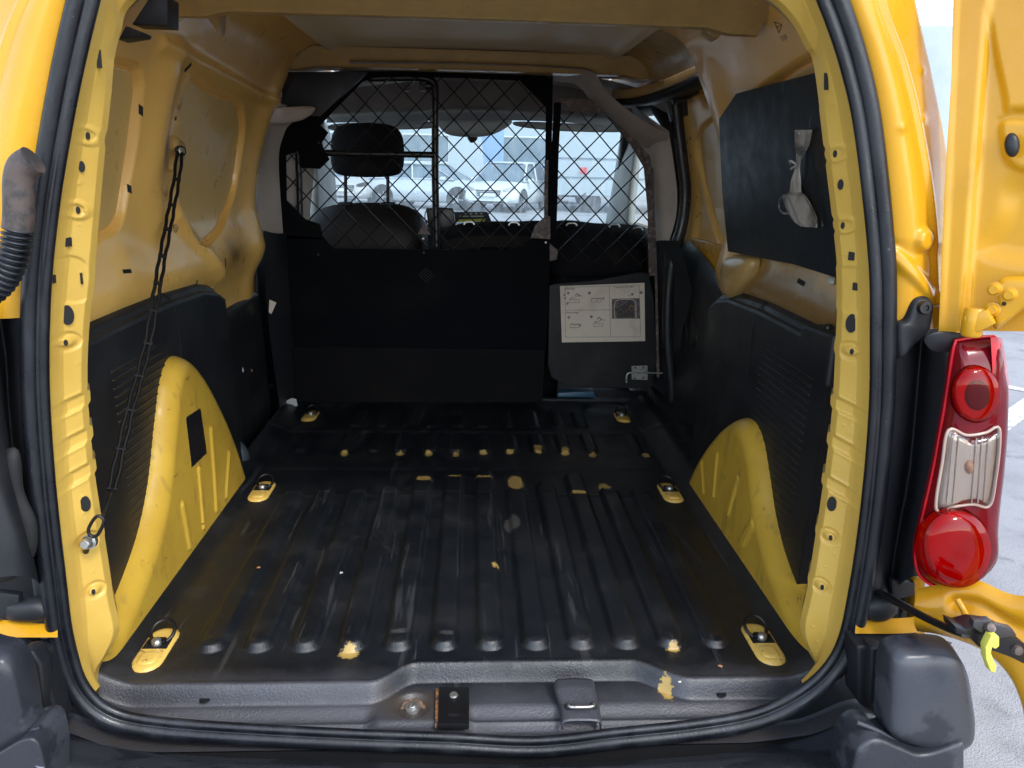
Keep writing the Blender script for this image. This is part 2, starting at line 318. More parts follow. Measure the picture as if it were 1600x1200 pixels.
# ================================================================== THE SETTING
def sheet(name, pts, m, kind=None, parent=None):
    o = mesh(name, pts, [tuple(range(len(pts)))], m, parent, False); return tag(o, kind=kind)
GZ = -.60
sheet('ground', [(-300, -300, GZ), (300, -300, GZ), (300, 300, GZ), (-300, 300, GZ)], m_asph, 'structure')
def road_line(a, b, wd, ext0, ext1):
    a = PZ(*a, GZ); b = PZ(*b, GZ); d = (b-a)/np.linalg.norm(b-a); n = np.array([-d[1], d[0], 0])*wd/2; a = a-d*ext0; b = b+d*ext1
    up = np.array([0, 0, .004]); sheet('parking_line', [a-n+up, b-n+up, b+n+up, a+n+up], m_line, 'structure')
road_line((1567, 662), (1600, 638), .13, .9, 3.0)
road_line((1570, 604), (1600, 610), .10, 1.4, 3.0)

# ================================================================== THE VAN
van = thing('delivery_van', (0, 1.05, GZ), 'yellow delivery van seen through its open rear doorway, black ribbed cargo floor', 'van')

def strip(name, curves, n, m, parent, per=6, flip=False, smooth_across=True, sol=0., attrs=None):
    C = np.array([smooth_curve(c, n) for c in curves])
    G = np.array([smooth_curve(C[:, i, :], (len(curves)-1)*per+1) if smooth_across else C[:, i, :] for i in range(n)])
    o = grid(name, G, m, parent, flip=flip)
    if sol: q = o.modifiers.new('thick', 'SOLIDIFY'); q.thickness = sol; q.offset = 0
    return o
# ---------- load floor with sill (one pressed sheet)
s = .086
xs = np.linspace(-.665, .69, 340)
ys = np.r_[np.linspace(1.046, 1.245, 130), np.linspace(1.25, 2.80, 330)]
X, Y = np.meshgrid(xs, ys, indexing='ij')
B = ss(X, -.165, -.085)*(1-ss(X, .30, .40))
Yt = 1.142+.054*B
Zf = np.zeros_like(X)
Zf -= .028*(1-ss(Y, Yt-.016, Yt+.004))                       # step down into the sill tray
Zf += .0035*np.exp(-((Y-Yt-.008)/.006)**2)
slope = ss(X, -.60, -.48)*(1-ss(X, .46, .60))
gap = 1-(ss(X, -.17, -.14)*(1-ss(X, -.01, .02)))             # ridge interrupted round the bolt and the striker
rid = (1-ss(Y, 1.098, 1.128))*slope*gap
Zf -= .014*rid; Zf -= .006*(1-ss(Y, 1.075, 1.09))
Zf += .004*np.exp(-((Y-1.093)/.004)**2)*slope*gap
bolt_p = PZ(645, 1106, -.034)
rb = np.hypot(X-bolt_p[0], (Y-bolt_p[1])); Zf -= .008*(1-ss(rb, .022, .034))
Zf += .030*ss(np.abs(X-.005), .575, .66)*ss(Y, 1.13, 1.2) + .035*ss(np.abs(X-.005), .56, .66)*(1-ss(Y, 1.13, 1.2))
sillw = (Y-1.155)+.03*(1-B)*0; chip = np.full(X.shape, 1.); worn = np.full(X.shape, 1.)
def addchip(px, py, rx, ry, w=None):
    p = PZ(px, py, .004); d = (np.hypot((X-p[0])/rx, (Y-p[1])/ry)-1)*min(rx, ry)
    global chip, worn
    if w: worn = np.minimum(worn, d)
    else: chip = np.minimum(chip, d)
# rear field of ribs
for k in range(12):
    xc = (k-5.5)*s+.003; y1 = {4: 2.06, 5: 2.07, 6: 2.07, 7: 2.06, 8: 1.98, 9: 2.05}.get(k, 1.95)
    y0 = 1.262
    h = .0140 if 1 <= k <= 10 else .011
    Zf += h*(1-ss(cap_sdf(X, Y, (xc, y0), (xc, y1), .019), -.001, .010))
    Zf += .004*np.exp(-((X-xc)/.014)**2-((Y-y0+.004)/.013)**2)
for k in range(-1, 11):
    xc = (k-4.5)*s+.003
    if k == -1: xc -= .05
    if k == 10: xc += .055
    Zf += .0085*(1-ss(cap_sdf(X, Y, (xc, 2.265), (xc, 2.40), .014), -.001, .010))
    if 0 <= k < 10: Zf += .0075*(1-ss(cap_sdf(X, Y, (xc, 2.50), (xc, 2.65), .014), -.001, .010))
Zf += .005*(ss(Y, 2.425, 2.435)-ss(Y, 2.46, 2.47)) + .003*ss(Y, 2.11, 2.125)*(1-ss(np.abs(X), .56, .60))
Zf += .0025*(ss(Y, 1.925, 1.93)-ss(Y, 1.935, 1.94))*ss(X, -.56, -.5)*(1-ss(X, .5, .56))
for y0 in (1.36, 1.62): pass
for px, py in ((538, 709), (625, 709), (670, 709), (713, 710), (755, 708), (797, 707), (841, 706), (883, 709), (926, 711), (1009, 711)):
    addchip(px, py, .010+.003*rng.random(), .010+.008*rng.random())
addchip(841, 702, .013, .022); addchip(883, 705, .012, .02)
for px, py, rx, ry in ((806, 759, .022, .046), (945, 761, .017, .034), (662, 752, .022, .014), (757, 749, .024, .007), (905, 774, .02, .010), (545, 1019, .017, .013), (1053, 1012, .011, .007), (774, 888, .008, .01), (1040, 1056, .010, .012), (1046, 1062, .008, .012), (710, 748, .018, .005)):
    addchip(px, py, rx, ry)
for px, py, rx, ry in ((624, 993, .014, .008), (698, 996, .012, .008), (800, 820, .02, .04)): addchip(px, py, rx, ry, 1)
Zf -= .0014*(1-ss(chip, -.003, .001))
P = np.stack([X, Y, Zf], -1)
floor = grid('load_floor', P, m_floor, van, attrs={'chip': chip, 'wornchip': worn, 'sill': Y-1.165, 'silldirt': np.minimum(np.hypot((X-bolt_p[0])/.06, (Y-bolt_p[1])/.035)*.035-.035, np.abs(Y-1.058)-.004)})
bf = bvh(floor)
# underside so that nothing shines up through the floor
box('floor_pan', (.01, 2.1, -.075), (1.5, 2.1, .04), m_drk, van, 0)

# ---------- lashing anchors let into the floor
def anchor(px, py, sc, ring_dir, lean=0.):
    p, _ = hit(bf, px, py); p[2] = 0
    U = Vector((math.cos(lean), math.sin(lean), 0)); V = Vector((-math.sin(lean), math.cos(lean), 0)); L = .040*sc; rr = .0275*sc
    out = []
    for sgn, ph in ((1, 0), (-1, math.pi)):
        for k in range(9): a = ph+math.pi*k/8; out.append(np.array(p)+np.array(U)*rr*math.cos(a)+np.array(V)*(rr*math.sin(a)+sgn*L)+np.array((0, 0, .001)))
    pl = pillow('lashing_plate', out, (0, 0, 1), .005, m_yanch, van, rings=7, n=0, power=5)
    def W(x, y, z): return np.array(p)+np.array(U)*x*sc+np.array(V)*y*sc+np.array((0, 0, z*sc))
    prism('recess', [W(-.022, -.006, .0045), W(.022, -.006, .0045), W(.022, .024, .0045), W(-.022, .024, .0045)], (0, 0, .0016), m_drk, pl)
    o2 = []
    for sgn, ph in ((1, 0), (-1, math.pi)):
        for k in range(7): a = ph+math.pi*k/6; o2.append(W(.017*math.cos(a), .017*math.sin(a)*.6+sgn*.010-.032, .0055))
    pillow('stamped_pad', o2, (0, 0, 1), .003, m_yanch, pl, rings=5, n=0, power=3)
    box('clevis', W(0, .012, .010), (.030*sc, .012*sc, .010*sc), m_blkm, pl, .002, rot=RZ(math.degrees(lean)))
    lathe('bolt', W(0, .008, .009), (0, -.3, 1), [(0, 0.0095), (.006*sc, .009), (.009*sc, .006), (.010*sc, .001), (.010*sc, -.004)], m_zinc, pl, 12)
    th = np.linspace(0, 2*math.pi, 26, endpoint=False); rp = [W(.021*math.cos(t)+ring_dir*.004, .034+.020*math.sin(t), .016+.012*math.sin(t)) for t in th]
    tube('ring', rp, .0034*sc, m_blkm, pl, 8, True)
    return pl
anchor(243, 1015, 1., .5); anchor(1192, 1006, 1., -1)
anchor(409, 768, 1., .5); anchor(1047, 770, 1., -1); anchor(485, 650, .95, 0); anchor(972, 652, .95, 0)

# ---------- sill fittings
b0 = lathe('sill_bolt', bolt_p+np.array((0, 0, -.004)), (0, -.25, 1), [(.0, .002), (.021, .002), (.023, 0), (.024, -.008)], m_rustm, van, 28)
lathe('washer', bolt_p+np.array((0, -.001, 0)), (0, -.25, 1), [(.005, .004), (.0125, .0035), (.0135, .001), (.0135, -.004)], m_zinc, b0, 24)
lathe('bolt_head', bolt_p+np.array((0, -.0015, .004)), (0, -.25, 1), [(0, .0045), (.0055, .0045), (.0072, .003), (.0078, -.002)], m_zinc, b0, 6)
stq = [PZ(x, y, -.016) for x, y in ((686, 1073), (733, 1073), (733, 1131), (684, 1131))]
stk = prism('striker_plate', stq, (0, 0, -.010), m_blkm, van, .0015)
prism('lower_lip', [PY(x, y, 1.060) for x, y in ((684, 1131), (733, 1131), (732, 1140), (683, 1140))], (0, .010, 0), m_blkm, stk, .001)
sc0 = PZ(709, 1086, -.016)
lathe('slot_hole', PZ(709, 1086, -.0155), (0, 0, 1), [(0, .0004), (.0105, .0004), (.0105, -.001)], m_drk, stk, 20)
lathe('screw', PZ(709, 1087, -.0155), (0, -.2, 1), [(0, .004), (.006, .0038), (.0078, .001), (.0078, -.001)], m_zinc, stk, 16)
lo = PZ(709, 1117, -.0155)
prism('slot', [lo+np.array((.0085*math.cos(a)*(1.2), .0042*math.sin(a), .0)) for a in np.linspace(0, 2*math.pi, 18, endpoint=False)], (0, 0, .0004), m_drk, stk)
st2 = prism('rust_edge', [PZ(x, y, -.020) for x, y in ((681, 1076), (687, 1076), (684, 1133), (680, 1133))], (0, 0, -.006), mat('rust', (.28, .12, .04), .8, mix=[((.05, .03, .02), 120, .45, .6)], bump=[(300, .001)]), stk)
# latch bracket with its wire loop
lb = [[PZ(x, 1062, -.002) for x in (866, 873, 922, 927)], [PZ(x, 1075, -.002) for x in (868, 874, 924, 930)], [PZ(x, 1100, -.012) for x in (877, 882, 930, 936)], [PY(x, 1128, 1.068) for x in (879, 884, 934, 939)]]
L3 = np.array(lb); L3[:, 0, 2] -= .014; L3[:, 3, 2] -= .014
Lg = []
for a, b, n in ((0, 1, 4), (1, 2, 8), (2, 3, 8)):
    for t in np.linspace(0, 1, n, endpoint=(b == 3)): Lg.append(L3[a]*(1-t)+L3[b]*t)
br = grid('latch_bracket', np.array([smooth_curve(r, 20) for r in Lg]), m_floor, van, attrs={'chip': np.ones(len(Lg)*20), 'wornchip': np.ones(len(Lg)*20), 'sill': np.zeros(len(Lg)*20)-.04, 'silldirt': np.ones(len(Lg)*20)})
bmod = br.modifiers.new('thick', 'SOLIDIFY'); bmod.thickness = .003; bmod.offset = 0
h1 = PZ(888, 1104, -.0105); h2 = PZ(927, 1103, -.0105)
for q in (h1, h2): lathe('bracket_hole', q, (0, -.55, 1), [(0, .0018), (.0062, .0018), (.0068, 0)], m_drk, br, 16)
lp = [h1+np.array((0, 0, -.01)), h1+np.array((0, -.003, .006)), h1+np.array((.004, -.010, .007)), h2+np.array((-.004, -.010, .007)), h2+np.array((0, -.003, .006)), h2+np.array((0, 0, -.01))]
tube('wire_loop', smooth_curve(lp, 30), .0028, m_zinc, br, 8)
for px, py in ((320, 1092), (1127, 1083)):
    q, _ = hit(bf, px, py, .0004); lathe('drain_hole', q, (0, 0, 1), [(0, .0006), (.0085, .0006), (.009, -.002)], m_drk, floor, 20)

# ---------- rubber seal round the doorway
SY = 1.05
sealpx = [(136, -20), (102, 130), (73, 300), (58, 450), (56, 600), (66, 750), (83, 900), (97, 1000), (122, 1075), (170, 1118), (250, 1136), (400, 1147), (560, 1155), (700, 1160), (810, 1166), (880, 1163),
          (960, 1153), (1080, 1140), (1180, 1122), (1250, 1090), (1298, 1050), (1326, 1000), (1344, 920), (1362, 800), (1376, 650), (1379, 520), (1377, 400), (1357, 210), (1334, 100), (1300, 0)]
S3 = LY(sealpx, SY)+[np.array((.425, SY, 1.125)), np.array((.33, SY, 1.165)), np.array((.0, SY, 1.178)), np.array((-.34, SY, 1.165)), np.array((-.44, SY, 1.12))]
S3 = smooth_curve(S3, 420, True)
T = np.roll(S3, -1, 0)-np.roll(S3, 1, 0); T /= np.linalg.norm(T, axis=1)[:, None]
Nn = np.stack([T[:, 2], np.zeros(len(T)), -T[:, 0]], 1); cen = np.array((0, SY, .55))
if np.mean(np.sum(Nn*(S3-cen), 1)) < 0: Nn = -Nn
Bb = np.tile(np.array([0, -1., 0]), (len(S3), 1))
prof = []
for t in np.linspace(0, 2*math.pi, 30, endpoint=False):
    d = np.array([math.cos(t), math.sin(t)]); best = .003
    for cx, cz, rr in ((.0085, .002, .0125), (-.0115, -.001, .0085)):
        b_ = d@np.array([cx, cz]); disc = b_*b_-(cx*cx+cz*cz-rr*rr)
        if disc > 0: best = max(best, b_+math.sqrt(disc))
    prof.append(d*best*.88)
sweep('door_seal', S3, Nn, Bb, prof, m_seal, van, True)
# ---------- yellow frame flange inside the seal
FLB = {}
def flange(name, inner_px, outer_idx, feats, side):
    inner = smooth_curve([np.array((side*.30, 1.140, 1.130)), np.array((side*.37, 1.140, 1.110))]+[PY(a, b, 1.140) for a, b in inner_px], 900)
    outer = smooth_curve([S3[i]-Nn[i]*.008 for i in outer_idx], 900)
    u = np.r_[np.linspace(0, .10, 6), np.linspace(.12, .9, 60), np.linspace(.91, 1, 10)]
    G = outer[:, None, :]*(1-u[None, :, None])+inner[:, None, :]*u[None, :, None]
    yp = np.interp(u, [0, .06, .16, .24, .95, 1.], [1.052, 1.062, 1.090, 1.099, 1.122, 1.140])
    G[:, :, 1] = yp[None, :]
    base = grid('tmp', G, m_yfr, None); bb0 = bvh(base); bpy.data.objects.remove(base)
    Xf, Zz = G[:, :, 0], G[:, :, 2]; D = np.zeros(Xf.shape); spots = []
    for f in feats:
        kind, px, py = f[:3]; c = hit(bb0, px, py)[0]
        if c is None: print('flange miss', f); continue
        if kind == 'boss':
            r = np.hypot(Xf-c[0], (Zz-c[2])/1.25); D += .0045*(1-ss(r, .009, .0135)); D -= .009*(1-ss(r, .004, .0075)); spots.append(('dot', c, .0028, .0045, .0015))
        elif kind == 'ring':
            r = np.hypot(Xf-c[0], (Zz-c[2])/1.25); D -= .0045*(1-ss(r, .0085, .0125)); D += .0040*(1-ss(r, .004, .0075)); spots.append(('dot', c, .0028, .005, -.001))
        elif kind == 'oval':
            r = cap_sdf(Xf, Zz, (c[0], c[2]-.018), (c[0], c[2]+.018), .016); D += .004*(1-ss(r, -.003, .003)); spots.append(('sq', c+np.array((.006*side, 0, .006)), .0045, .0055, .003)); spots.append(('sq', c+np.array((-.008*side, 0, 0)), .0016, .008, .003))
        elif kind == 'slot':
            tl = f[3]; r = cap_sdf(Xf, Zz, (c[0]-.014, c[2]-.014*tl), (c[0]+.016, c[2]+.016*tl), .0098); D += .0075*(1-ss(r, -.004, .002)); D -= .0018*np.exp(-((r-.003)/.002)**2)
        elif kind == 'hole': spots.append(('dot', c, f[3], f[4], 0.))
        elif kind == 'square': spots.append(('sq', c, f[3], f[4], 0.))
    r3 = np.random.default_rng(11+side)
    for _ in range(46 if side > 0 else 24):
        i_ = int(r3.integers(60, 860)); j_ = int(r3.integers(14, 62)); q_ = (Xf-Xf[i_, j_])**2+(Zz-Zz[i_, j_])**2; D -= (.0006+.0008*r3.random())*np.exp(-q_/(.0013+.0010*r3.random())**2)
    D -= .0016*(ss(Zz, .955, .96))*(ss(u[None, :], .2, .3))
    G[:, :, 1] += D
    o = grid(name, G, m_yfr, van, flip=(side > 0)); bo = bvh(o); FLB[side] = bo
    for kd, c, rx, rz, dz in spots:
        p, n_ = bo.ray_cast(Vector((c[0], .9, c[2])), Vector((0, 1, 0)))[:2]
        if p is None: continue
        n_ = n_ if n_.y < 0 else -n_; n_ = (n_+Vector((0, -.6, 0))).normalized(); ux = Vector((0, 0, 1)).cross(n_).normalized(); uz = n_.cross(ux)
        cs = [(math.cos(a), math.sin(a)) for a in np.linspace(0, 2*math.pi, 18, endpoint=False)] if kd == 'dot' else [(-1, -1), (1, -1), (1, 1), (-1, 1)]
        prism('frame_hole', [np.array(p+ux*a*rx+uz*b*rz+n_*.0022) for a, b in cs], tuple(n_*-.004), m_drk, o)
    # the return that closes the pillar towards the side wall
    Rn = np.stack([G[:, -1, :], G[:, -1, :]+np.array((side*.02, .04, 0)), G[:, -1, :]+np.array((side*.16, .06, 0))], 1); grid('pillar_return', Rn, m_yin, o, flip=(side > 0))
    return o, G
# indices on the seal path nearest the ends
def seal_idx(side):
    ii = [i for i in range(len(S3)) if S3[i][0]*side > .30 and S3[i][2] > .045]
    ii.sort(key=lambda i: -S3[i][2] if True else 0); out = []; last = 9
    for i in ii:
        if S3[i][2] < last-.004 and abs(S3[i][0]) > .30: out.append(i); last = S3[i][2]
    return out
LF = [('square', 155, 92, .003, .011), ('ring', 137, 212), ('hole', 127, 260, .0042, .0075), ('ring', 122, 328), ('square', 106, 378, .0045, .006), ('oval', 110, 437), ('hole', 105, 492, .0085, .0145),
      ('boss', 105, 534), ('slot', 115, 632, .35), ('slot', 117, 690, .4), ('slot', 120, 745, .4), ('hole', 133, 787, .0075, .0125), ('boss', 137, 845), ('boss', 148, 922)]
RF = [('square', 1291, 127, .003, .011), ('ring', 1305, 240), ('hole', 1314, 288, .0042, .0075), ('ring', 1317, 352), ('square', 1331, 400, .0045, .006), ('oval', 1325, 452), ('hole', 1331, 505, .0085, .0145),
      ('boss', 1329, 548), ('slot', 1326, 640, -.35), ('slot', 1319, 700, -.4), ('slot', 1312, 765, -.4), ('hole', 1300, 787, .0075, .0125), ('boss', 1296, 838), ('boss', 1283, 915)]
Lin = [(208, 6), (190, 50), (180, 90), (177, 120), (163, 250), (150, 400), (139, 520), (137, 607), (143, 690), (150, 753), (170, 881), (177, 931), (186, 980), (172, 1015), (155, 1045), (153, 1090)]
Rin = [(1205, 4), (1236, 36), (1258, 76), (1271, 105), (1288, 240), (1308, 420), (1306, 523), (1300, 640), (1287, 750), (1262, 915), (1250, 975), (1262, 1015), (1277, 1045), (1279, 1084)]
flL, GL = flange('frame_flange', Lin, seal_idx(-1), LF, -1)
flR, GR = flange('frame_flange', Rin, seal_idx(1), RF, 1)
# header flange over the doorway (above the picture)
hd = [i for i in range(len(S3)) if S3[i][2] > 1.085 and abs(S3[i][0]) < .31]; hs_ = sorted(hd, key=lambda i: S3[i][0])
Ho = smooth_curve([S3[i]-Nn[i]*.01 for i in hs_], 80); Hi = Ho.copy(); Hi[:, 2] -= .035; Hi[:, 1] = 1.12; Ho[:, 1] = 1.055
Hr = Hi+np.array((0, .16, .035))
grid('header_flange', np.stack([Ho, Hi, Hi+np.array((0, .03, -.002)), Hr], 1), m_yfr, van)
# yellow drip stops at the foot of each pillar are part of the flange; bolt heads on the left one
def on_flange(px, py, lift=0.): 
    c = PY(px, py, 1.104); return c+np.array((0, -lift, 0))

# ---------- side walls and roof shell
WZ = np.array([.30, .42, .50, .56, .60, .66, .72, .80, .90, 1.0, 1.08, 1.14, 1.18, 1.205, 1.222])
WX = np.array([.735, .735, .728, .700, .690, .702, .712, .704, .680, .643, .605, .572, .545, .505, .44])
NZ = 380
pr2 = smooth_curve(np.stack([WX, WZ], 1), NZ)
def XZ(a, b, y): p = PY(a, b, y); return (p[0], p[2])
eg = np.array([XZ(a, b, 1.09) for a, b in ((1415, -140), (1440, 0), (1464, 110), (1484, 210), (1496, 300), (1500, 400), (1502, 520), (1498, 640), (1486, 800), (1466, 960))])
egs = smooth_curve(eg, 400); _o = np.argsort(egs[:, 1]); EZ, EX = egs[_o, 1], egs[_o, 0]
def wall(name, y0, y1, side, polys, dirt, ridges, m, ny=640, sealer=()):
    yy = np.linspace(y0, y1, ny); A = np.zeros((ny, NZ, 3)); Yg, Zg = np.meshgrid(yy, pr2[:, 1], indexing='ij')
    W = np.tile(pr2[:, 0], (ny, 1)).astype(float); D = np.zeros_like(W); bl = np.full(W.shape, 1.); dd = np.full(W.shape, 1.); se = np.full(W.shape, 1.)
    for pg in polys:
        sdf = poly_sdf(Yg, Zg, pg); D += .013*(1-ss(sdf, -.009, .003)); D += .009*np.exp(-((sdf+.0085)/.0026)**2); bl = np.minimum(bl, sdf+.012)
    for q in ridges:
        if len(q) == 4: D -= q[3]*np.exp(-(np.clip(cap_sdf(Yg, Zg, q[0], q[1], 0), 0, None)/q[2])**2)
    for cy, cz, ry, rz, amp in [q for q in ridges if len(q) == 5]: D -= amp*np.exp(-((Yg-cy)/ry)**2*1.0-np.abs((Zg-cz)/rz)**4)
    for cy, cz, ry, rz in dirt: dd = np.minimum(dd, (np.hypot((Yg-cy)/ry, (Zg-cz)/rz)-1)*min(ry, rz))
    # roll the displaced point out along x only below the roof bend
    fade = 1-ss(Zg, 1.10, 1.18)
    lim = np.interp(Zg, EZ, EX)-.014+.40*(Yg-1.11)
    A[:, :, 0] = side*np.minimum(W+D*fade, lim)+.004; A[:, :, 1] = Yg; A[:, :, 2] = Zg
    for cy, r_ in sealer: se = np.minimum(se, np.abs(Yg-cy)-r_)
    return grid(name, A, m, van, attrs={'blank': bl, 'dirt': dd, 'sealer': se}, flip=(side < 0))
def WP(a, b, side=-1):
    x = .68
    for _ in range(12): p = PX(a, b, side*x+.004); x = float(np.interp(p[2], pr2[:, 1], pr2[:, 0]))
    return p
def yz(pts, x): return [tuple(WP(a, b)[1:]) for a, b in pts]
def rc(poly, n=80): return smooth_curve(np.array(poly), n, True)
LB1 = rc(yz([(120, 376), (160, 374), (186, 358), (197, 325), (208, 240), (220, 150), (221, 112), (212, 98), (170, 88), (120, 80)], -.705))
LB2 = rc(yz([(300, 122), (340, 140), (372, 155), (382, 175), (381, 220), (368, 300), (350, 355), (325, 384), (305, 383), (285, 350), (278, 300), (280, 200)], -.705))
print('LB1', LB1.min(0), LB1.max(0), 'LB2', LB2.min(0), LB2.max(0))
ym = (LB1[:, 0].max()+LB2[:, 0].min())/2
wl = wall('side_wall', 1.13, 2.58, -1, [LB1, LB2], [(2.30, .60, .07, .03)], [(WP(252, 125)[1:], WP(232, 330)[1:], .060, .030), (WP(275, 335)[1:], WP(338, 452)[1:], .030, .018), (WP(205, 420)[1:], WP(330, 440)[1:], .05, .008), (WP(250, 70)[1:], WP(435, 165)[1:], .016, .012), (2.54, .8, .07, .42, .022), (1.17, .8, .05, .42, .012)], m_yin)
RB1 = rc([(1.30, .72), (1.72, .72), (1.76, .76), (1.76, 1.0), (1.72, 1.05), (1.30, 1.05)])
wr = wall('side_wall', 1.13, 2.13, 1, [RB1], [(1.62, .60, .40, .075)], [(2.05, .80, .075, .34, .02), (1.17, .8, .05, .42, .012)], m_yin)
bwl = bvh(wl); bwr = bvh(wr)
# pillar edge that turns out at the front of each wall
for side, y1, nm in ((-1, 2.58, 'door_pillar_edge'), (1, 2.13, 'door_pillar_edge')):
    E0 = np.stack([side*pr2[:, 0]+.004, np.full(NZ, y1), pr2[:, 1]], 1)
    grid(nm, np.stack([E0, E0+np.array((side*.004, .012, 0)), E0+np.array((side*.10, .014, 0))], 1), m_yin, van, flip=(side < 0))
# roof skin
RZc = 1.199
rx = np.linspace(-.45, .458, 80); ry = np.linspace(1.13, 2.74, 120); Xr, Yr = np.meshgrid(rx, ry, indexing='ij')
Zr = RZc+.006*(1-(Xr/.45)**2)+.010*(1-ss(np.abs(Xr), .40, .43))
m_roof = mat('roof_underside', (.78, .66, .46), .5, mix=[((.70, .59, .41), 1.6, .35, .7), ((.22, .16, .09), 200, .70, .76, None, .5)], bump=[(8, .0015), (500, .00008)])
grid('roof_skin', np.stack([Xr, Yr, Zr], -1), m_roof, van, flip=True)
for side in (-1, 1):          # roof rail between wall head and skin, forward of the walls
    y1 = 2.58 if side < 0 else 2.13
    k0 = np.argmax(pr2[:, 1] > (1.175 if side < 0 else 1.13))
    pp = pr2[k0:]; yy = np.linspace(y1, 2.78, 20); grid('roof_rail', np.array([[(side*a+.004, y, z) for a, z in pp] for y in yy]), m_yin, van, flip=(side < 0))
# roof bows
def bow(name, y0, y1, zb, x0, x1, m, notch=True, face=.05):
    n = 90; xx = np.linspace(x0, x1, n); cr = []
    secs = [(y0-face-.01, RZc+.012), (y0-face, RZc-.003), (y0-.006, zb+.006), (y0, zb), (y0+.012, zb-.002), (y1, zb+.002), (y1+.006, RZc+.012)]
    for yv, zv in secs:
        row = []
        for x in xx:
            e = abs(x)/max(abs(x0), abs(x1)); lift = .012*math.cos(x/.9)-.012
            row.append((x, yv+(.0), zv+lift+(.010*(1-ss(np.array(e), .80, .92)) if notch and zv < zb+.02 else 0)))
        cr.append(row)
    o = grid(name, np.array(cr), m, van); o.data.set_sharp_from_angle(angle=R(28)); return o
bow('roof_bow', 1.62, 1.66, 1.129, -.56, .565, m_yin, face=.10)
bow('roof_bow', 2.625, 2.76, 1.146, -.60, .605, m_yin, face=.02)
ox = np.linspace(-.56, .565, 60); oy = np.linspace(1.10, 3.95, 20); Xo_, Yo_ = np.meshgrid(ox, oy, indexing='ij')
grid('roof_outer_panel', np.stack([Xo_, Yo_, 1.255+.02*(1-(Xo_/.62)**2)-.04*ss(np.abs(Xo_), .48, .56)], -1), m_yel, van)
for side in (-1, 1): strip('roof_gutter', [[(side*.60, y, 1.235) for y in (1.9, 2.5, 3.9)], [(side*.66, y, 1.19) for y in (1.9, 2.5, 3.9)], [(side*(.68+(y-1.9)*.04), y, 1.09) for y in (1.9, 2.5, 3.9)]], 10, m_yel, van)
bow('roof_bow', 1.13, 1.24, 1.165, -.50, .505, m_yin)
for px, py in ((360, 26), (445, 22), (870, 30), (1045, 50)):
    pass

# ---------- black plastic side trim with louvres
def trim(side, y0, y1, zc, px_vents, name='side_trim'):
    """zc: list of (Y, crease height)"""
    yy = np.linspace(y0, y1, 160); zt = np.interp(yy, [a for a, b in zc], [b for a, b in zc]); rows = []
    for y, z in zip(yy, zt):
        rows.append([(side*.672, y, -.01), (side*.674, y, .10), (side*.678, y, z*.6), (side*.682, y, z-.03), (side*.6835, y, z-.006), (side*.687, y, z), (side*.694, y, z+.004), (side*.700, y, z+.014), (side*.712, y, z+.022), (side*.745, y, z+.026)])
    G = np.array([np.stack([np.interp(np.linspace(0, 9, 60), np.arange(10), np.array(r)[:, k]) for k in range(3)], 1) for r in rows])
    G[:, :, 0] += .004
    return grid(name, G, m_blk, van, flip=(side < 0)), G
zL = [PX(a, b, -.684) for a, b in ((130, 548), (180, 520), (245, 489), (300, 478), (330, 476))]
print('zL', [tuple(np.round(p, 3)) for p in zL])
zc0 = [(1.10, .552), (1.72, .556), (1.95, .545), (2.05, .525), (2.10, .50)]
trL, _ = trim(-1, 1.14, 2.10, zc0, None)
trR, _ = trim(1, 1.335, 2.10, zc0, None)
prism('trim_rear_face', [(.678, 1.335, -.02), (.681, 1.335, .30), (.687, 1.335, .545), (.70, 1.335, .575), (.76, 1.335, .582), (.76, 1.335, -.02)], (0, .004, 0), m_blk, trR)
# end faces and the lower pieces further forward
for side, tr in ((-1, trL), (1, trR)):
    q = [(side*.672+.004, 2.10, -.01), (side*.684+.004, 2.10, .50), (side*.70+.004, 2.10, .514), (side*.76+.004, 2.10, .52), (side*.76+.004, 2.10, -.01)]
    prism('trim_end', q, (0, .004, 0), m_blk, tr, .0)
lowL = [[(-.70, y, -.02), (-.705, y, .20), (-.712, y, .40), (-.716, y, .425), (-.735, y, .437), (-.79, y, .44)] for y in np.linspace(2.10, 2.62, 30)]
grid('lower_trim', np.array([smooth_curve(r, 40) for r in lowL]), m_blk, van, flip=True)
# seam between the two trim mouldings + louvre slats
slat_me = {}
for side, tr in ((-1, trL), (1, trR)):
    tube('trim_seam', [(side*.6795+.004, 1.742, z) for z in np.linspace(.40, .50, 4)]+[(side*.684+.004, 1.742, .545), (side*.69+.004, 1.742, .560), (side*.705+.004, 1.742, .574), (side*.74+.004, 1.742, .583)], .0016, m_drk, tr, 6)
    y0, y1 = 1.405, 1.675
    prism('louvre_recess', [(side*.6765+.004, y0-.008, .045), (side*.6765+.004, y1+.008, .045), (side*.6825+.004, y1+.008, .500), (side*.6825+.004, y0-.008, .500)], (side*.004, 0, 0), m_drk, tr)
    first = None
    for i in range(27):
        z = .060+i*.0162; c = np.array((side*(.6755+.0065*z/.5)+.004, (y0+y1)/2, z))
        if first is None: first = box('louvre_slat', c, (.004, y1-y0, .0085), m_blk, tr, .001, rot=RY(side*-28), seg=1)
        else: inst('louvre_slat', first, c, tr)
    # small raised frame of the louvre field
    fr = [(side*.676+.004, y0-.010, .04), (side*.684+.004, y0-.010, .505), (side*.684+.004, y1+.010, .505), (side*.676+.004, y1+.010, .04)]
    tube('louvre_frame', fr, .0016, m_blk, tr, 6, True)
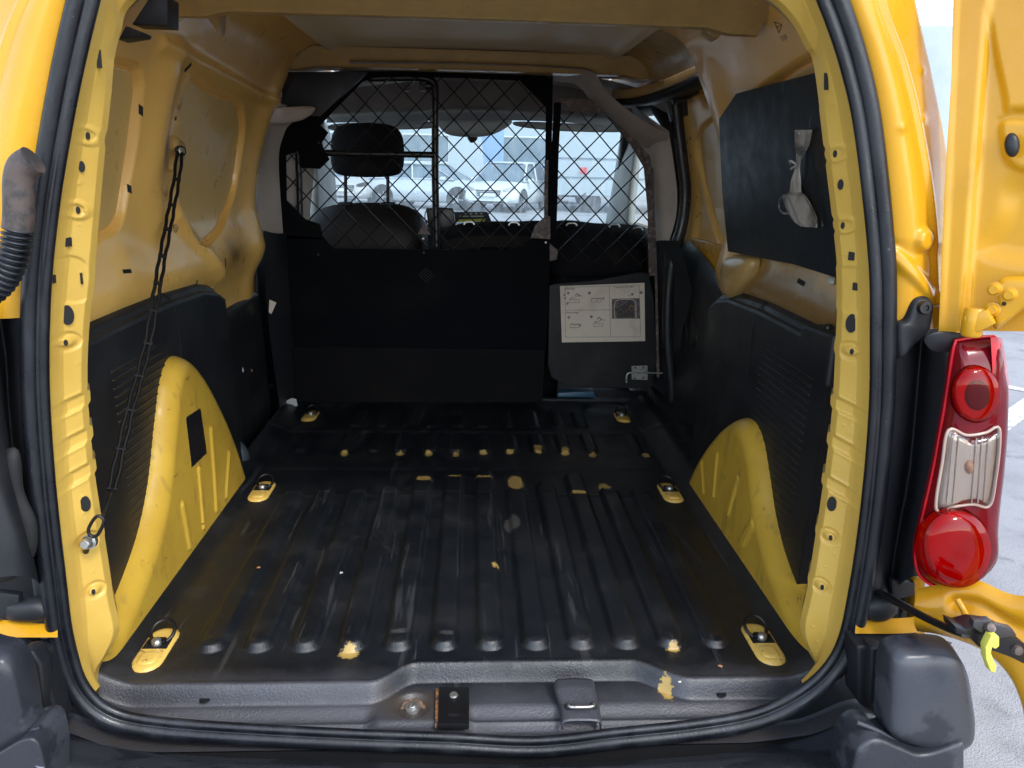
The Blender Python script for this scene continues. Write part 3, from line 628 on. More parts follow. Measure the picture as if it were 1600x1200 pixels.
# screw tower at the rear top of the right trim
prism('screw_tower', [(.668, 1.31, .49), (.668, 1.40, .49), (.668, 1.46, .545), (.668, 1.44, .585), (.668, 1.31, .592)], (.09, 0, 0), m_blk, trR, .010, 3)
lathe('trim_screw', (.690, 1.38, .592), (-.3, 0, 1), [(0, .004), (.006, .004), (.009, .001), (.009, -.006)], m_blkm, trR, 14)

for side, tr in ((-1, trL), (1, trR)): tr.location.x -= side*.018; ORG[tr.name] = ORG[tr.name]-np.array((side*.018, 0, 0))
# ---------- wheel arches
def arch(side, outline, caps, patch=None):
    pts = np.array(outline); 
    pg = rc(pts, 340); cc = np.array((1.66, .05)); tt = np.r_[0, np.linspace(0, 1, 170)[1:]**1.5*.995]
    Q = cc+(pg[None]-cc)*(1-tt)[:, None, None]; Yg, Zg = Q[:, :, 0], Q[:, :, 1]; sd = poly_sdf(Yg, Zg, rc(pts, 520)); sd[0] = 0
    dd = np.clip(-sd, 0, None); prof = np.sqrt(1-(1-np.clip(dd/.042, 0, 1))**2)
    H = .048*prof - .006*ss(Zg, .10, .46)
    face = .668
    D = np.zeros_like(H)
    for a, b, r in caps:
        c = cap_sdf(Yg, Zg, a, b, r); D += .0045*(1-ss(c, -.0035, .0018))
    pa = poly_sdf(Yg, Zg, patch) if patch is not None else np.full(H.shape, 1.)
    Xg = side*(face-H-D+.0)+.004
    Xg[0] = side*(face+.03)+.004
    return grid('wheel_arch', np.stack([Xg, Yg, Zg], -1), m_yarch, van, attrs={'patch': pa}, flip=(side > 0), cv=True)
AO = [(1.165, -.17), (1.16, .0), (1.19, .045), (1.30, .085), (1.41, .145), (1.49, .225), (1.555, .33), (1.61, .41), (1.67, .445), (1.745, .425), (1.835, .345), (1.935, .215), (2.01, .09), (2.055, -.02), (2.06, -.17), (1.5, -.18)]
def Lp(a, b): p = PX(a, b, -.622); return (p[1], p[2])
def Rp(a, b): p = PX(a, b, .632); return (p[1], p[2])
AR = [(y-.02, z*.70 if z > 0 else z) for y, z in AO]
patchL = [Lp(289, 652), Lp(312, 637), Lp(320, 708), Lp(296, 731)]
arL = arch(-1, AO, [(Lp(281, 790), Lp(292, 852), .010), (Lp(307, 735), Lp(314, 822), .010), (Lp(327, 672), Lp(334, 795), .010), (Lp(354, 708), Lp(349, 775), .008)], patchL)
arR = arch(1, AR, [(Rp(1101, 722), Rp(1104, 768), .007), (Rp(1125, 710), Rp(1120, 773), .008), (Rp(1157, 748), Rp(1143, 800), .011), (Rp(1180, 820), Rp(1166, 846), .013)])

for sd_, pp in ((-1, [(352, 682), (366, 683), (384, 700), (388, 722), (372, 740), (350, 740)]), (1, [(1084, 700), (1092, 684), (1104, 680), (1106, 700), (1100, 725), (1084, 735)])):
    pillow('tether_cover', [PY(a, b, 2.12) for a, b in pp], (0, -1, .3), .02, mat('grey_blue_plastic', (.05, .065, .075), .4) if sd_ < 0 else MATS['grey_blue_plastic'], van, 7)
# ---------- front left corner of the hold
strip('lower_pillar_cover', [LY([(412, 360), (414, 420), (416, 470), (426, 560), (438, 640)], 2.60), LY([(436, 365), (440, 430), (445, 490), (450, 560), (452, 640)], 2.68), LY([(470, 360), (470, 420), (472, 500), (474, 560), (476, 640)], 2.80)], 40, m_blk, van)
strip('upper_pillar_cover', [LY([(418, 150), (408, 230), (402, 300), (404, 372)], 2.605), LY([(455, 165), (430, 215), (424, 260), (434, 372)], 2.69), LY([(520, 150), (500, 215), (490, 280), (480, 372)], 2.86)], 40, m_grey, van)
pillow('grab_pad', [PY(a, b, 2.62) for a, b in ((414, 174), (450, 167), (492, 168), (470, 188), (418, 193))], (0, -1, 0), .008, m_grey, van, 6)
prism('dark_gusset', [PY(a, b, 2.675) for a, b in ((440, 112), (575, 112), (500, 182), (440, 178))], (0, .02, 0), m_blk, van, .003)
# right side: pillar, door seal and post ahead of the sliding door
strip('upper_pillar_cover', [LY([(940, 110), (985, 165), (1000, 230), (1012, 300), (1016, 380)], 2.86), LY([(985, 160), (1018, 200), (1026, 260), (1030, 320), (1032, 375)], 2.68), LY([(1045, 205), (1052, 250), (1058, 300), (1056, 340), (1046, 376)], 2.64)], 40, m_grey, van, flip=True)
strip('lower_pillar_cover', [LY([(1010, 376), (1012, 450), (1018, 540), (1022, 660)], 2.84), LY([(1030, 376), (1034, 450), (1038, 540), (1042, 660)], 2.69), LY([(1052, 376), (1062, 450), (1072, 540), (1085, 680)], 2.66)], 40, m_blk, van)
ds = smooth_curve([PY(a, b, 2.62) for a, b in ((1056, 160), (1060, 200), (1066, 250), (1071, 300), (1066, 350), (1052, 400), (1044, 470), (1045, 560), (1060, 680))], 60)
tube('side_door_seal', ds, .020, m_seal, van, 12)
prism('seal_corner', [PY(a, b, 2.61) for a, b in ((1040, 152), (1074, 150), (1076, 180), (1050, 190))], (0, .03, 0), m_blk, van, .004)
strip('seat_belt_post', [LY([(1036, 376), (1050, 470), (1060, 560), (1076, 650)], 2.62), LY([(1060, 376), (1085, 470), (1095, 560), (1110, 650)], 2.56)], 20, m_blk, van)

# ---------- sliding side door with blanked window
DZ_, DW_ = [.3, .6, .75, .9, 1.0, 1.1, 1.16], [.800, .800, .795, .775, .750, .715, .690]
def DPt(a, b):
    x = .78
    for _ in range(14): p = PX(a, b, x); x = float(np.interp(p[2], DZ_, DW_))
    return (p[1], p[2])
def side_door():
    yy = np.linspace(2.02, 3.0, 200); zz = np.linspace(.30, 1.16, 170); Yg, Zg = np.meshgrid(yy, zz, indexing='ij')
    W = np.interp(Zg, [.3, .6, .75, .9, 1.0, 1.1, 1.16], [.800, .800, .795, .775, .750, .715, .690])
    pan = rc([DPt(a, b) for a, b in ((1092, 205), (1110, 185), (1135, 172), (1180, 160), (1240, 150), (1240, 420), (1160, 400), (1136, 392), (1118, 365), (1100, 300), (1090, 240))], 90)
    sd = poly_sdf(Yg, Zg, pan); D = -.012*(1-ss(sd, -.010, .006))*-1; D += .003*np.exp(-((sd+.006)/.003)**2)
    edge = DPt(1080, 250)[0]; D -= .030*np.exp(-((Yg-edge+.04)/.05)**4)
    return grid('sliding_door', np.stack([W+D, Yg, Zg], -1), m_ydoor, van, attrs={'blank': sd+.012})
sdo = side_door()
bsd = bvh(sdo)
for px, py in ((1074, 222), (1079, 216), (1079, 243), (1088, 308), (1090, 338), (1094, 333), (1113, 125), (1104, 140), (1131, 130), (1080, 153)):
    p, n_ = hit(bsd, px, py, .0005)
    if p is not None: prism('rivet_hole', [p+np.array((0, .006*math.cos(a), .006*math.sin(a)))*(1 if px > 1100 or px in (1074, 1079) else .8) for a in np.linspace(0, 2*math.pi, 8, endpoint=False)], (-.0006, 0, 0), m_drk, sdo)
strip('door_card', [LX([(1078, 376), (1082, 382), (1100, 400), (1118, 425), (1136, 440), (1180, 450)], .765), LX([(1070, 380), (1076, 395), (1092, 416), (1110, 440), (1136, 455), (1180, 470)], .755), LX([(1062, 400), (1070, 440), (1085, 470), (1105, 490), (1136, 500), (1180, 515)], .752),
       LX([(1058, 520), (1075, 560), (1090, 600), (1110, 640), (1140, 680), (1180, 720)], .745), LX([(1050, 640), (1075, 690), (1090, 720), (1110, 750), (1140, 790), (1180, 820)], .72)], 60, m_blk, van)
for a in ((1066, 505), (1080, 505)):
    pillow('door_card_rib', LX([(a[0], a[1]-10), (a[0]+6, a[1]), (a[0]+8, a[1]+25), (a[0]+2, a[1]+42), (a[0]-3, a[1]+20)], .748), (-1, 0, 0), .006, m_blk, van, 5)
box('side_step_cover', (.80, 2.42, -.04), (.22, .80, .20), m_blk, van, .01)
box('side_step_cover', (-.84, 2.42, -.04), (.22, .80, .20), m_blk, van, .01)
# curved guide rail over the side door
rail = smooth_curve([PY(962, 152, 2.72), PY(1000, 149, 2.60), PY(1040, 138, 2.48), PY(1080, 122, 2.36), PY(1112, 106, 2.24), PY(1136, 97, 2.14)], 60)
rT = np.gradient(rail, axis=0); rT /= np.linalg.norm(rT, axis=1)[:, None]; rN = np.cross(rT, (0, 0, 1.)); rN /= np.linalg.norm(rN, axis=1)[:, None]; rB = np.tile((0, 0, 1.), (60, 1))
sweep('guide_rail', rail, rN, rB, [(.016, -.020), (.016, .020), (.013, .023), (-.035, .023), (-.035, .019), (.010, .018), (.010, -.020)], m_yin, van)
box('rail_end_stop', rail[-1]+np.array((.006, -.004, -.002)), (.040, .012, .030), m_yin, van, .002, rot=RZ(-15))
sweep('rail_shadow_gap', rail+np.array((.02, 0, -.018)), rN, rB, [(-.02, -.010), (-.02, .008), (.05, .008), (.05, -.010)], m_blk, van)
tube('rear_door_seal', smooth_curve([PX(1128, 104, .70), PX(1143, 112, .70), PX(1153, 128, .70), PX(1160, 150, .70), PX(1160, 260, .70), PX(1160, 420, .715)], 50), .011, m_seal, van, 10)
tube('door_top_seal', [PY(a, b, 2.5) for a, b in ((1050, 158), (1075, 150), (1100, 135), (1125, 115))], .010, m_seal, van, 8)
# round-ended reinforcement with its bolt hole, at the foot of the right pillar
pe = pillow('pillar_foot', LX([(1130, 425), (1136, 405), (1152, 398), (1180, 402), (1176, 430), (1160, 455), (1145, 468), (1134, 455)], .69), (-1, -.35, 0), .030, m_yin, van, 8)
c = PX(1148, 429, .668); lathe('bolt_hole', c, (-1, -.4, 0), [(0, .002), (.0095, .002), (.011, -.004)], m_drk, pe, 16)
for (px, py, t, w_, h_) in ((198, 424, bwl, .014, .004), (352, 411, bwl, .004, .012), (307, 441, bwl, .004, .006), (272, 357, bwl, .004, .007), (274, 185, bwl, .004, .004), (279, 165, bwl, .005, .006), (293, 105, bwl, .008, .011), (220, 172, bwl, .004, .010), (202, 295, bwl, .004, .008),
                            (1252, 441, bwr, .018, .005)):
    p, n_ = hit(t, px, py, .0008)
    if p is None: continue
    n_ = Vector(n_); u_ = n_.cross(Vector((0, 0, 1))).normalized(); v_ = u_.cross(n_)
    prism('wall_hole', [np.array(Vector(p)+u_*a*w_+v_*(b*h_+a*h_*.3)) for a, b in ((-1, -1), (1, -1), (1, 1), (-1, 1))], tuple(n_*.0006), m_drk, wl if t is bwl else wr)
for px, py, r in ((279, 163, .012), (259, 300, .014), (331, 450, .010), (258, 295, .004), (274, 357, .013)):
    p, n_ = hit(bwl, px, py, .0)
    if p is not None: lathe('pressed_boss', p, n_, [(0, .003), (r*.55, .003), (r, -.001)], m_yin, wl, 18)
# bracket that carries the strap
sp_ = PX(281, 232, -.615)
pillow('strap_bracket', LX([(270, 212), (279, 216), (287, 226), (284, 252), (272, 268), (266, 262), (268, 235)], -.650), (1, -.5, 0), .016, m_yin, wl, 8)
0 and pillow('wall_reinforcement', [hit(bwl, a, b, -.004)[0] for a, b in ((274, 330), (292, 352), (312, 385), (330, 415), (345, 450), (322, 452), (290, 462), (270, 440), (262, 400), (266, 360))], (1, -.2, 0), .022, m_yin, wl, 10, power=3)
# ---------- roof furniture
tube('roof_cable', [PZ(1052, 105, 1.20), PZ(1075, 88, 1.2), PZ(1098, 75, 1.2)], .006, m_yin, van, 8)
pillow('cable_clip', [PZ(a, b, 1.195) for a, b in ((1083, 76), (1092, 64), (1105, 62), (1103, 74), (1092, 82))], (0, -.3, -1), .01, m_greyl, van, 5)
prism('dark_duct', [PY(a, b, 1.36) for a, b in ((205, 38), (234, -6), (262, -6), (262, 40))], (0, .05, 0), m_blk, van, .003)
prism('dark_duct', [PY(a, b, 1.34) for a, b in ((184, 62), (196, 40), (222, 50), (221, 56))], (0, .04, 0), m_blk, van, .003)
prism('roof_side_bracket', LY([(315, -15), (345, -15), (343, 30), (340, 52), (318, 20)], 1.74), (0, .05, 0), m_yin, van, .006)
prism('roof_side_bracket', LY([(1108, -10), (1150, -10), (1146, 20), (1122, 62), (1104, 52)], 1.74), (0, .05, 0), m_yin, van, .006)

# ---------- outer rear body either side of the doorway
cr = np.array([XZ(a, b, 1.045) for a, b in ((1372, -120), (1393, 0), (1425, 90), (1448, 180), (1466, 280), (1476, 370), (1480, 480), (1478, 600), (1470, 760), (1450, 950))])
seR = smooth_curve(np.array([(S3[i]+Nn[i]*.010)[[0, 2]] for i in seal_idx(1) if S3[i][2] > .20]), 200); seL = smooth_curve(np.array([(S3[i]+Nn[i]*.010)[[0, 2]] for i in seal_idx(-1) if S3[i][2] > .20]), 200)
crs = smooth_curve(cr, 400)
def outer_body(side, se):
    n = 240; zt = np.linspace(1.12, .655, n)
    o = np.argsort(se[:, 1]); xs0 = np.interp(zt, se[o, 1], se[o, 0]); o = np.argsort(crs[:, 1]); xc = np.interp(zt, crs[o, 1], crs[o, 0])*side; o = np.argsort(egs[:, 1]); xe = np.interp(zt, egs[o, 1], egs[o, 0])*side
    cols = []
    for t in np.linspace(0, 1, 40): cols.append(np.stack([xs0+(xc-xs0)*t, 1.062-.016*math.sin(math.pi*min(t*1.15, 1))*1.0-.014*(1-t)*0+0*zt, zt], 1))
    cols.append(np.stack([xc+side*.004, 1.066+0*zt, zt], 1)); cols.append(np.stack([xc+side*.008, 1.074+0*zt, zt], 1))
    for t in np.linspace(.1, 1, 14): cols.append(np.stack([xc+side*.008+(xe-xc-side*.008)*t, 1.074+.030*t+0*zt, zt], 1))
    Wb = np.interp(zt, pr2[:, 1], pr2[:, 0]); Wb = np.where(zt < .5, .76, Wb)+.035
    for dy in ((.012, .05, .12, .2, .3, .6, .93) if side > 0 else (.012, .05, .12, .2, .3, .9, 1.6)): cols.append(np.stack([side*np.clip(np.minimum(abs(xe)+.42*dy, np.maximum(Wb, abs(xe))), 0, 2), 1.104+dy+0*zt, zt], 1))
    G = np.array(cols); Xo, Zo = G[:, :, 0], G[:, :, 2]; D = np.zeros(Xo.shape)
    if side > 0:
        c = PY(1447, 375, 1.05); r = np.hypot(Xo-c[0], Zo-c[2]); D -= .009*(1-ss(r, .010, .021)); 
        a = XZ(1398, 398, 1.05); b = XZ(1470, 470, 1.05); cs = cap_sdf(Xo, Zo, a, b, .003); D -= .008*(1-ss(cs, 0, .012)); 
        low = poly_sdf(Xo, Zo, [a, b, XZ(1500, 420, 1.05), XZ(1500, 395, 1.05), XZ(1400, 380, 1.05)]); D += .004*(1-ss(low, -.01, .01))
        for q in ((1463, 105), (1455, 185), (1402, 200)):
            c = PY(*q, 1.06); D -= .003*np.exp(-(((Xo-c[0])**2+(Zo-c[2])**2)/.006**2))
    G[:, :, 1] += D*(np.arange(len(cols)) < 55)[:, None]
    return grid('rear_body_side', G, m_yel, van, flip=(side < 0))
obR = outer_body(1, seR); obL = outer_body(-1, seL)
# header skin above the seal
Hs = smooth_curve([S3[i]+Nn[i]*.014 for i in hs_], 80); H2 = Hs.copy(); H2[:, 2] += .06; H2[:, 0] *= 1.15; H3 = H2+np.array((0, .4, .05)); H4 = H2+np.array((0, 1.8, .06))
grid('roof_outer_skin', np.stack([Hs, H2, H3, H4], 1), m_yel, van)

# ---------- rubber door bellows on the left
tube('bellows_elbow', smooth_curve(LY([(52, 250), (36, 262), (30, 285), (30, 330), (28, 358)], .985), 30), .0175, mat('worn_grey_rubber', (.075, .055, .048), .6, mix=[((.03, .028, .028), 30, .45, .6)], bump=[(120, .0006)]), van, 16)
bl_ = smooth_curve(LY([(28, 356), (24, 385), (14, 420), (-4, 446), (-30, 465)], .985), 150)
bel = tube('rubber_bellows', bl_, .0150+.0030*np.sign(np.sin(np.linspace(0, 2*math.pi*15, 150)))*np.abs(np.sin(np.linspace(0, 2*math.pi*15, 150)))**.5, m_seal, van, 20)

# ---------- black corner trims behind the lamps
def corner(side):
    if side > 0:
        C = [LY([(1395, 505), (1397, 560), (1390, 640), (1380, 740), (1368, 850), (1350, 950)], 1.055), LY([(1428, 475), (1425, 560), (1418, 640), (1405, 740), (1392, 850), (1372, 940)], 1.065), LY([(1444, 500), (1437, 560), (1430, 640), (1420, 740), (1400, 850), (1390, 930)], 1.11),
             LY([(1446, 526), (1452, 570), (1446, 650), (1434, 740), (1418, 840), (1404, 915)], 1.06), LY([(1462, 527), (1470, 575), (1464, 650), (1450, 740), (1428, 840), (1418, 905)], 1.02), LY([(1490, 532), (1487, 575), (1479, 650), (1463, 740), (1440, 840), (1432, 900)], 1.0),
             LY([(1510, 540), (1510, 575), (1500, 650), (1490, 740), (1470, 840), (1460, 900)], 1.0)]
    else:
        C = [LY([(38, 500), (36, 560), (42, 640), (52, 740), (60, 850), (75, 950)], 1.055), LY([(14, 480), (22, 560), (26, 640), (36, 740), (44, 850), (56, 950)], 1.065), LY([(-4, 470), (8, 560), (14, 640), (24, 740), (44, 850), (58, 930)], 1.11),
             LY([(-20, 470), (-6, 570), (4, 650), (26, 760), (48, 850), (60, 910)], 1.03), LY([(-45, 470), (-30, 570), (-26, 650), (-6, 740), (24, 840), (30, 900)], .99), LY([(-90, 470), (-80, 570), (-80, 650), (-60, 740), (-40, 840), (-30, 905)], .97)]
    return strip('corner_trim', C, 80, m_blk, van, per=8, flip=(side > 0))
ctR = corner(1); ctL = corner(-1)
pillow('lamp_housing', LY([(20, 700), (36, 770), (56, 820), (52, 870), (20, 905), (-40, 910), (-80, 860), (-60, 760)], 1.02), (0, -1, 0), .010, m_drk, ctL, 8)
pillow('trim_lug', LY([(1396, 508), (1410, 498), (1421, 470), (1432, 461), (1448, 463), (1454, 474), (1450, 500), (1445, 520), (1420, 540), (1400, 560)], 1.05), (0, -1, 0), .016, m_blk, ctR, 8, power=4)
lathe('lug_screw', PY(1445, 481, 1.030), (-.1, -1, .1), [(0, .001), (.004, .001), (.0045, .004), (.008, .004), (.0095, .0), (.0095, -.006)], m_blkm, ctR, 18)
pillow('lamp_top_cover', LY([(1446, 527), (1462, 521), (1500, 524), (1520, 533), (1500, 545), (1462, 545)], 1.0), (0, -.6, .8), .012, m_blk, ctR, 6)

# ---------- right tail lamp
LYp = .992
lamp = [(1491, 540), (1500, 531), (1530, 527), (1556, 527), (1562, 545), (1564, 570), (1569, 592), (1569, 650), (1564, 720), (1556, 790), (1553, 830), (1553, 870), (1543, 892), (1522, 909), (1487, 919), (1455, 914), (1434, 893), (1431, 856), (1441, 810), (1458, 735), (1470, 670), (1480, 612)]
m_redd = mat('dark_red_lamp_plastic', (.13, .003, .008), .16, coat=.3, spec=.3, mix=[((.16, .004, .010), 6, .4, .6)])
m_redb = mat('bright_red_lamp_plastic', (.62, .010, .018), .22, coat=.3, spec=.3, mix=[((.40, .008, .014), 9, .4, .7)])
lampo = pillow('tail_lamp', LY(lamp, LYp), (-.15, -1, .05), .030, m_redd, van, 12, power=3.2, n=110)
bl = bvh(lampo)
def onlamp(a, b, lift): p, n_ = hit(bl, a, b, lift); return p
# side wall of the lamp, daylight through it painted in as a brighter red
strip('lamp_side', [LY([(1548, 527), (1551, 600), (1547, 700), (1538, 800), (1530, 890)], .966), LY([(1561, 527), (1569, 600), (1565, 700), (1557, 800), (1545, 892)], .985), LY([(1566, 527), (1576, 600), (1572, 700), (1562, 800), (1550, 892)], 1.06)], 40, m_redb, lampo)
def disc_on(name, cx, cy, rx_, ry_, y, depth, m, power=2.2, n=48):
    pts = [PY(cx+rx_*math.cos(t), cy+ry_*math.sin(t), y) for t in np.linspace(0, 2*math.pi, n, endpoint=False)]
    return pillow(name, pts, (-.1, -1, .05), depth, m, lampo, 9, power=power, n=0)
disc_on('upper_lens', 1524, 616, 39, 46, .972, .012, m_redd, 3)
disc_on('ring_reflector', 1526, 616, 37, 44, .964, .006, m_redb, 4)
disc_on('ring_centre', 1526, 617, 21, 25, .960, .006, m_redd, 3)
disc_on('upper_lens_cover', 1525, 616, 38, 45, .962, .014, g_red, 2.2)
cw = [(1482, 672), (1510, 680), (1540, 676), (1559, 667), (1562, 690), (1556, 745), (1546, 790), (1520, 788), (1490, 792), (1466, 799), (1463, 780), (1472, 725)]
cl = pillow('reversing_reflector', LY(cw, .972), (-.1, -1, .05), .010, m_lensin, lampo, 8, power=6, n=90)
for k in (1, 2, 5, 6, 7):
    a0 = (1480+k*9.2, 682+2*(k % 2)); a1 = (1470+k*9.6, 788-abs(4-k))
    tube('lens_flute', [PY(*a0, .961), PY(*a1, .961)], .0011, m_lensin, cl, 6)
disc_on('bulb', 1512, 728, 8, 12, .966, .010, mat('amber_bulb', (.36, .20, .13), .3), 2)
pillow('reversing_lens', LY(cw, .962), (-.1, -1, .05), .012, g_clear, lampo, 8, power=5, n=90)
tube('clear_lens_rim', smooth_curve(LY(cw, .960), 90, True), .0022, mat('milky_lens_rim', (.42, .30, .25), .3, coat=.6), lampo, 8, True)
disc_on('lower_reflector', 1491, 856, 58, 62, .966, .014, m_redb, 4)
disc_on('lower_lens_inner', 1494, 854, 50, 55, .954, .006, m_redb, 3)
disc_on('lower_lens', 1491, 856, 58, 62, .956, .024, g_red, 2.4)
tube('lamp_rim', smooth_curve(LY(lamp, .990), 120, True), .0022, m_redb, lampo, 8, True)
# mechanical bits below the lamp, with the door check strap
strip('sill_end_panel', [LY([(1338, 966), (1400, 966), (1450, 962), (1502, 958)], 1.05), LY([(1336, 990), (1400, 990), (1450, 988), (1502, 990)], 1.03)], 20, m_yel, van)
strip('sill_end_panel', [LY([(-20, 966), (20, 970), (60, 974), (90, 976)], 1.05), LY([(-20, 996), (20, 996), (60, 996), (90, 996)], 1.03)], 20, m_yel, van)
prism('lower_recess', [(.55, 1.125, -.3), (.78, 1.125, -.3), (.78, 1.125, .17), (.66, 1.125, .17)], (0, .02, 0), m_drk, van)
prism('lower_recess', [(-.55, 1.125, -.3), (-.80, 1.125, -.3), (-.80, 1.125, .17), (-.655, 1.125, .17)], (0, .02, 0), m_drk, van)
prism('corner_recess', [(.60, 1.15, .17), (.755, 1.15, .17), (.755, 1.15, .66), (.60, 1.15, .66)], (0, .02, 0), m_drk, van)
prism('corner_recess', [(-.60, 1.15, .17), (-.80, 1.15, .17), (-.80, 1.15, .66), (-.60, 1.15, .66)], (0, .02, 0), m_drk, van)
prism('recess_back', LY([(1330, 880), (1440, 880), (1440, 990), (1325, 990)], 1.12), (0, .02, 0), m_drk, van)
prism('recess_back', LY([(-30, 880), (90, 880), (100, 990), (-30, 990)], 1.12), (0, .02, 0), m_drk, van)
prism('body_end_panel', LY([(1428, 905), (1446, 903), (1446, 996), (1432, 996)], 1.06), (0, .03, 0), m_yel, van, .003)
pillow('check_housing', LY([(1350, 940), (1395, 930), (1402, 950), (1380, 968), (1350, 966)], 1.05), (0, -1, 0), .016, m_blk, van, 6)
prism('hinge_bracket', LY([(1388, 900), (1424, 905), (1422, 925), (1400, 930), (1398, 955), (1388, 955)], 1.07), (0, -.012, 0), m_blk, van, .003)
pillow('check_housing', LY([(12, 940), (60, 935), (84, 950), (70, 968), (15, 966)], 1.05), (0, -1, 0), .016, m_blk, van, 6)
prism('hinge_bracket', LY([(-10, 925), (30, 930), (28, 950), (-10, 975)], 1.04), (0, .012, 0), m_blk, van, .003)
cs_ = smooth_curve([PY(1372, 926, 1.06), PY(1400, 940, 1.01), PY(1440, 962, .95), PY(1485, 983, .89), PY(1510, 992, .86)], 30)
ck = tube('door_check_strap', cs_, np.linspace(.0085, .007, 30), m_blkm, van, 10, flat=.7)
LTY = .86
lt = prism('latch_body', LY([(1492, 978), (1508, 984), (1530, 978), (1560, 982), (1582, 992), (1604, 1008), (1604, 1040), (1580, 1028), (1558, 1020), (1530, 1012), (1518, 1000), (1494, 990)], LTY), (0, .03, 0), m_blkm, ck, .003)
prism('latch_plate', LY([(1522, 970), (1548, 968), (1556, 976), (1582, 982), (1590, 994), (1560, 998), (1534, 990), (1520, 980)], LTY-.008), (0, .010, 0), m_zinc if False else mat('dark_steel', (.09, .085, .09), .35, metal=.7, bump=[(120, .0006)]), ck, .002)
lathe('pivot_pin', PY(1548, 981, LTY-.012), (0, -1, .6), [(0, .003), (.006, .002), (.007, -.003)], m_worn, ck, 14)
lathe('latch_pivot', PY(1590, 1016, LTY-.002), (0, -1, .2), [(0, .004), (.006, .003), (.008, -.003)], m_worn, ck, 14)
prism('lime_clip', LY([(1549, 993), (1557, 991), (1562, 996), (1562, 1010), (1556, 1015), (1551, 1012), (1549, 1020), (1553, 1032), (1558, 1040), (1556, 1052), (1548, 1050), (1541, 1030), (1540, 1012)], LTY-.022), (0, .012, 0), m_lime, ck, .002)

# ---------- open rear door on the right
DP = np.array((.70, .985, 0)); DN = np.array((.74, .67, 0)); DN = DN/np.linalg.norm(DN)
def dp(a, b, off=0.): p = PP(a, b, DP, DN); return p-DN*off
door_rows = []
for t in np.linspace(0, 1, 150):
    yv = -80+t*(0)+t*0+ (598)*t       # photograph row on the hinge edge
    le = np.interp(yv, [-80, 120, 300, 518], [1493, 1488, 1477, 1468])
    row = []
    for u in np.linspace(0, 1, 130):
        row.append((le+(1960-le)*u, yv+u*8))
    door_rows.append(row)
DR = np.array(door_rows); Gd = np.array([[dp(a, b) for a, b in r] for r in DR])
Xd, Yd = DR[:, :, 0], DR[:, :, 1]
Dd = .004*(1-ss(Xd-np.interp(Yd, [0, 518], [1495, 1472]), 0, 5)) - .014*(ss(Xd-np.interp(Yd, [0, 518], [1540, 1500]), -4, 12)) + 0
pnl = poly_sdf(Xd, Yd, rc([(1565, -90), (1900, -90), (1900, 170), (1590, 172), (1568, 165)], 60)); Dd += .007*(1-ss(pnl, -8, 6))
ov = poly_sdf(Xd, Yd, rc([(1562, 190), (1600, 186), (1640, 190), (1640, 262), (1600, 268), (1572, 255), (1562, 225)], 60)); Dd += .006*(1-ss(ov, -8, 5))
hg = poly_sdf(Xd, Yd, rc([(1575, 285), (1560, 340), (1532, 380), (1540, 402), (1640, 414), (1800, 380), (1800, 290), (1640, 275)], 60)); Dd -= .008*(1-ss(hg, -26, 14))
Gd = Gd-Dd[:, :, None]*DN
door = grid('rear_door', Gd, m_yel, van, flip=True)
edge = Gd[:, 0, :]; grid('door_edge', np.stack([edge, edge+DN*.01, edge+DN*.045], 1), m_yel, door)
bot = Gd[-1, :, :]; grid('door_bottom', np.stack([bot, bot+DN*.006, bot+DN*.045], 0), m_yel, door, flip=True)
prism('outer_skin', [dp(a, b, -.045) for a, b in ((1480, -80), (1468, 512), (1960, 525), (1960, -80))], tuple(DN*.004), m_yel, door)
oc = [dp(1584+12*math.cos(t), 227+19*math.sin(t), .010) for t in np.linspace(0, 2*math.pi, 30, endpoint=False)]
pillow('rubber_plug', oc, tuple(-DN), .006, m_seal, door, 7, n=0)
hv = pillow('hinge_plate', [dp(a, b, .015) for a, b in ((1562, 452), (1566, 436), (1580, 431), (1620, 432), (1660, 440), (1660, 470), (1612, 478), (1580, 500), (1560, 512), (1556, 496), (1566, 478))], tuple(-DN), .014, m_yel, door, 8, power=5)
prism('hinge_knuckle_arm', [dp(a, b, .03) for a, b in ((1520, 488), (1556, 478), (1568, 500), (1545, 512), (1522, 516))], tuple(-DN*.012), m_yel, hv, .003)
lathe('hinge_knuckle', dp(1531, 499, .030), (0, 0, 1), [(0, .019), (.011, .019), (.0135, .016), (.0135, -.016), (.011, -.019), (0, -.019)], m_yel, hv, 24)
for a, b in ((1564, 449), (1587, 457), (1561, 480)): lathe('hinge_bolt', dp(a, b, .028), tuple(-DN), [(0, .008), (.0055, .008), (.0068, .005), (.0070, .002), (.0095, .001), (.0095, -.004)], m_yel, hv, 6 if False else 12)
lathe('hinge_hole', dp(1578, 471, .029), tuple(-DN), [(0, .002), (.0022, .002), (.003, -.002)], m_drk, hv, 12)
prism('door_middle_panel', [dp(a, b, .004) for a, b in ((1690, 514), (1959, 520), (1959, 1400), (1640, 1330), (1625, 1100), (1660, 935), (1730, 860), (1750, 720), (1720, 600))], tuple(DN*.03), m_yel, door, .004)
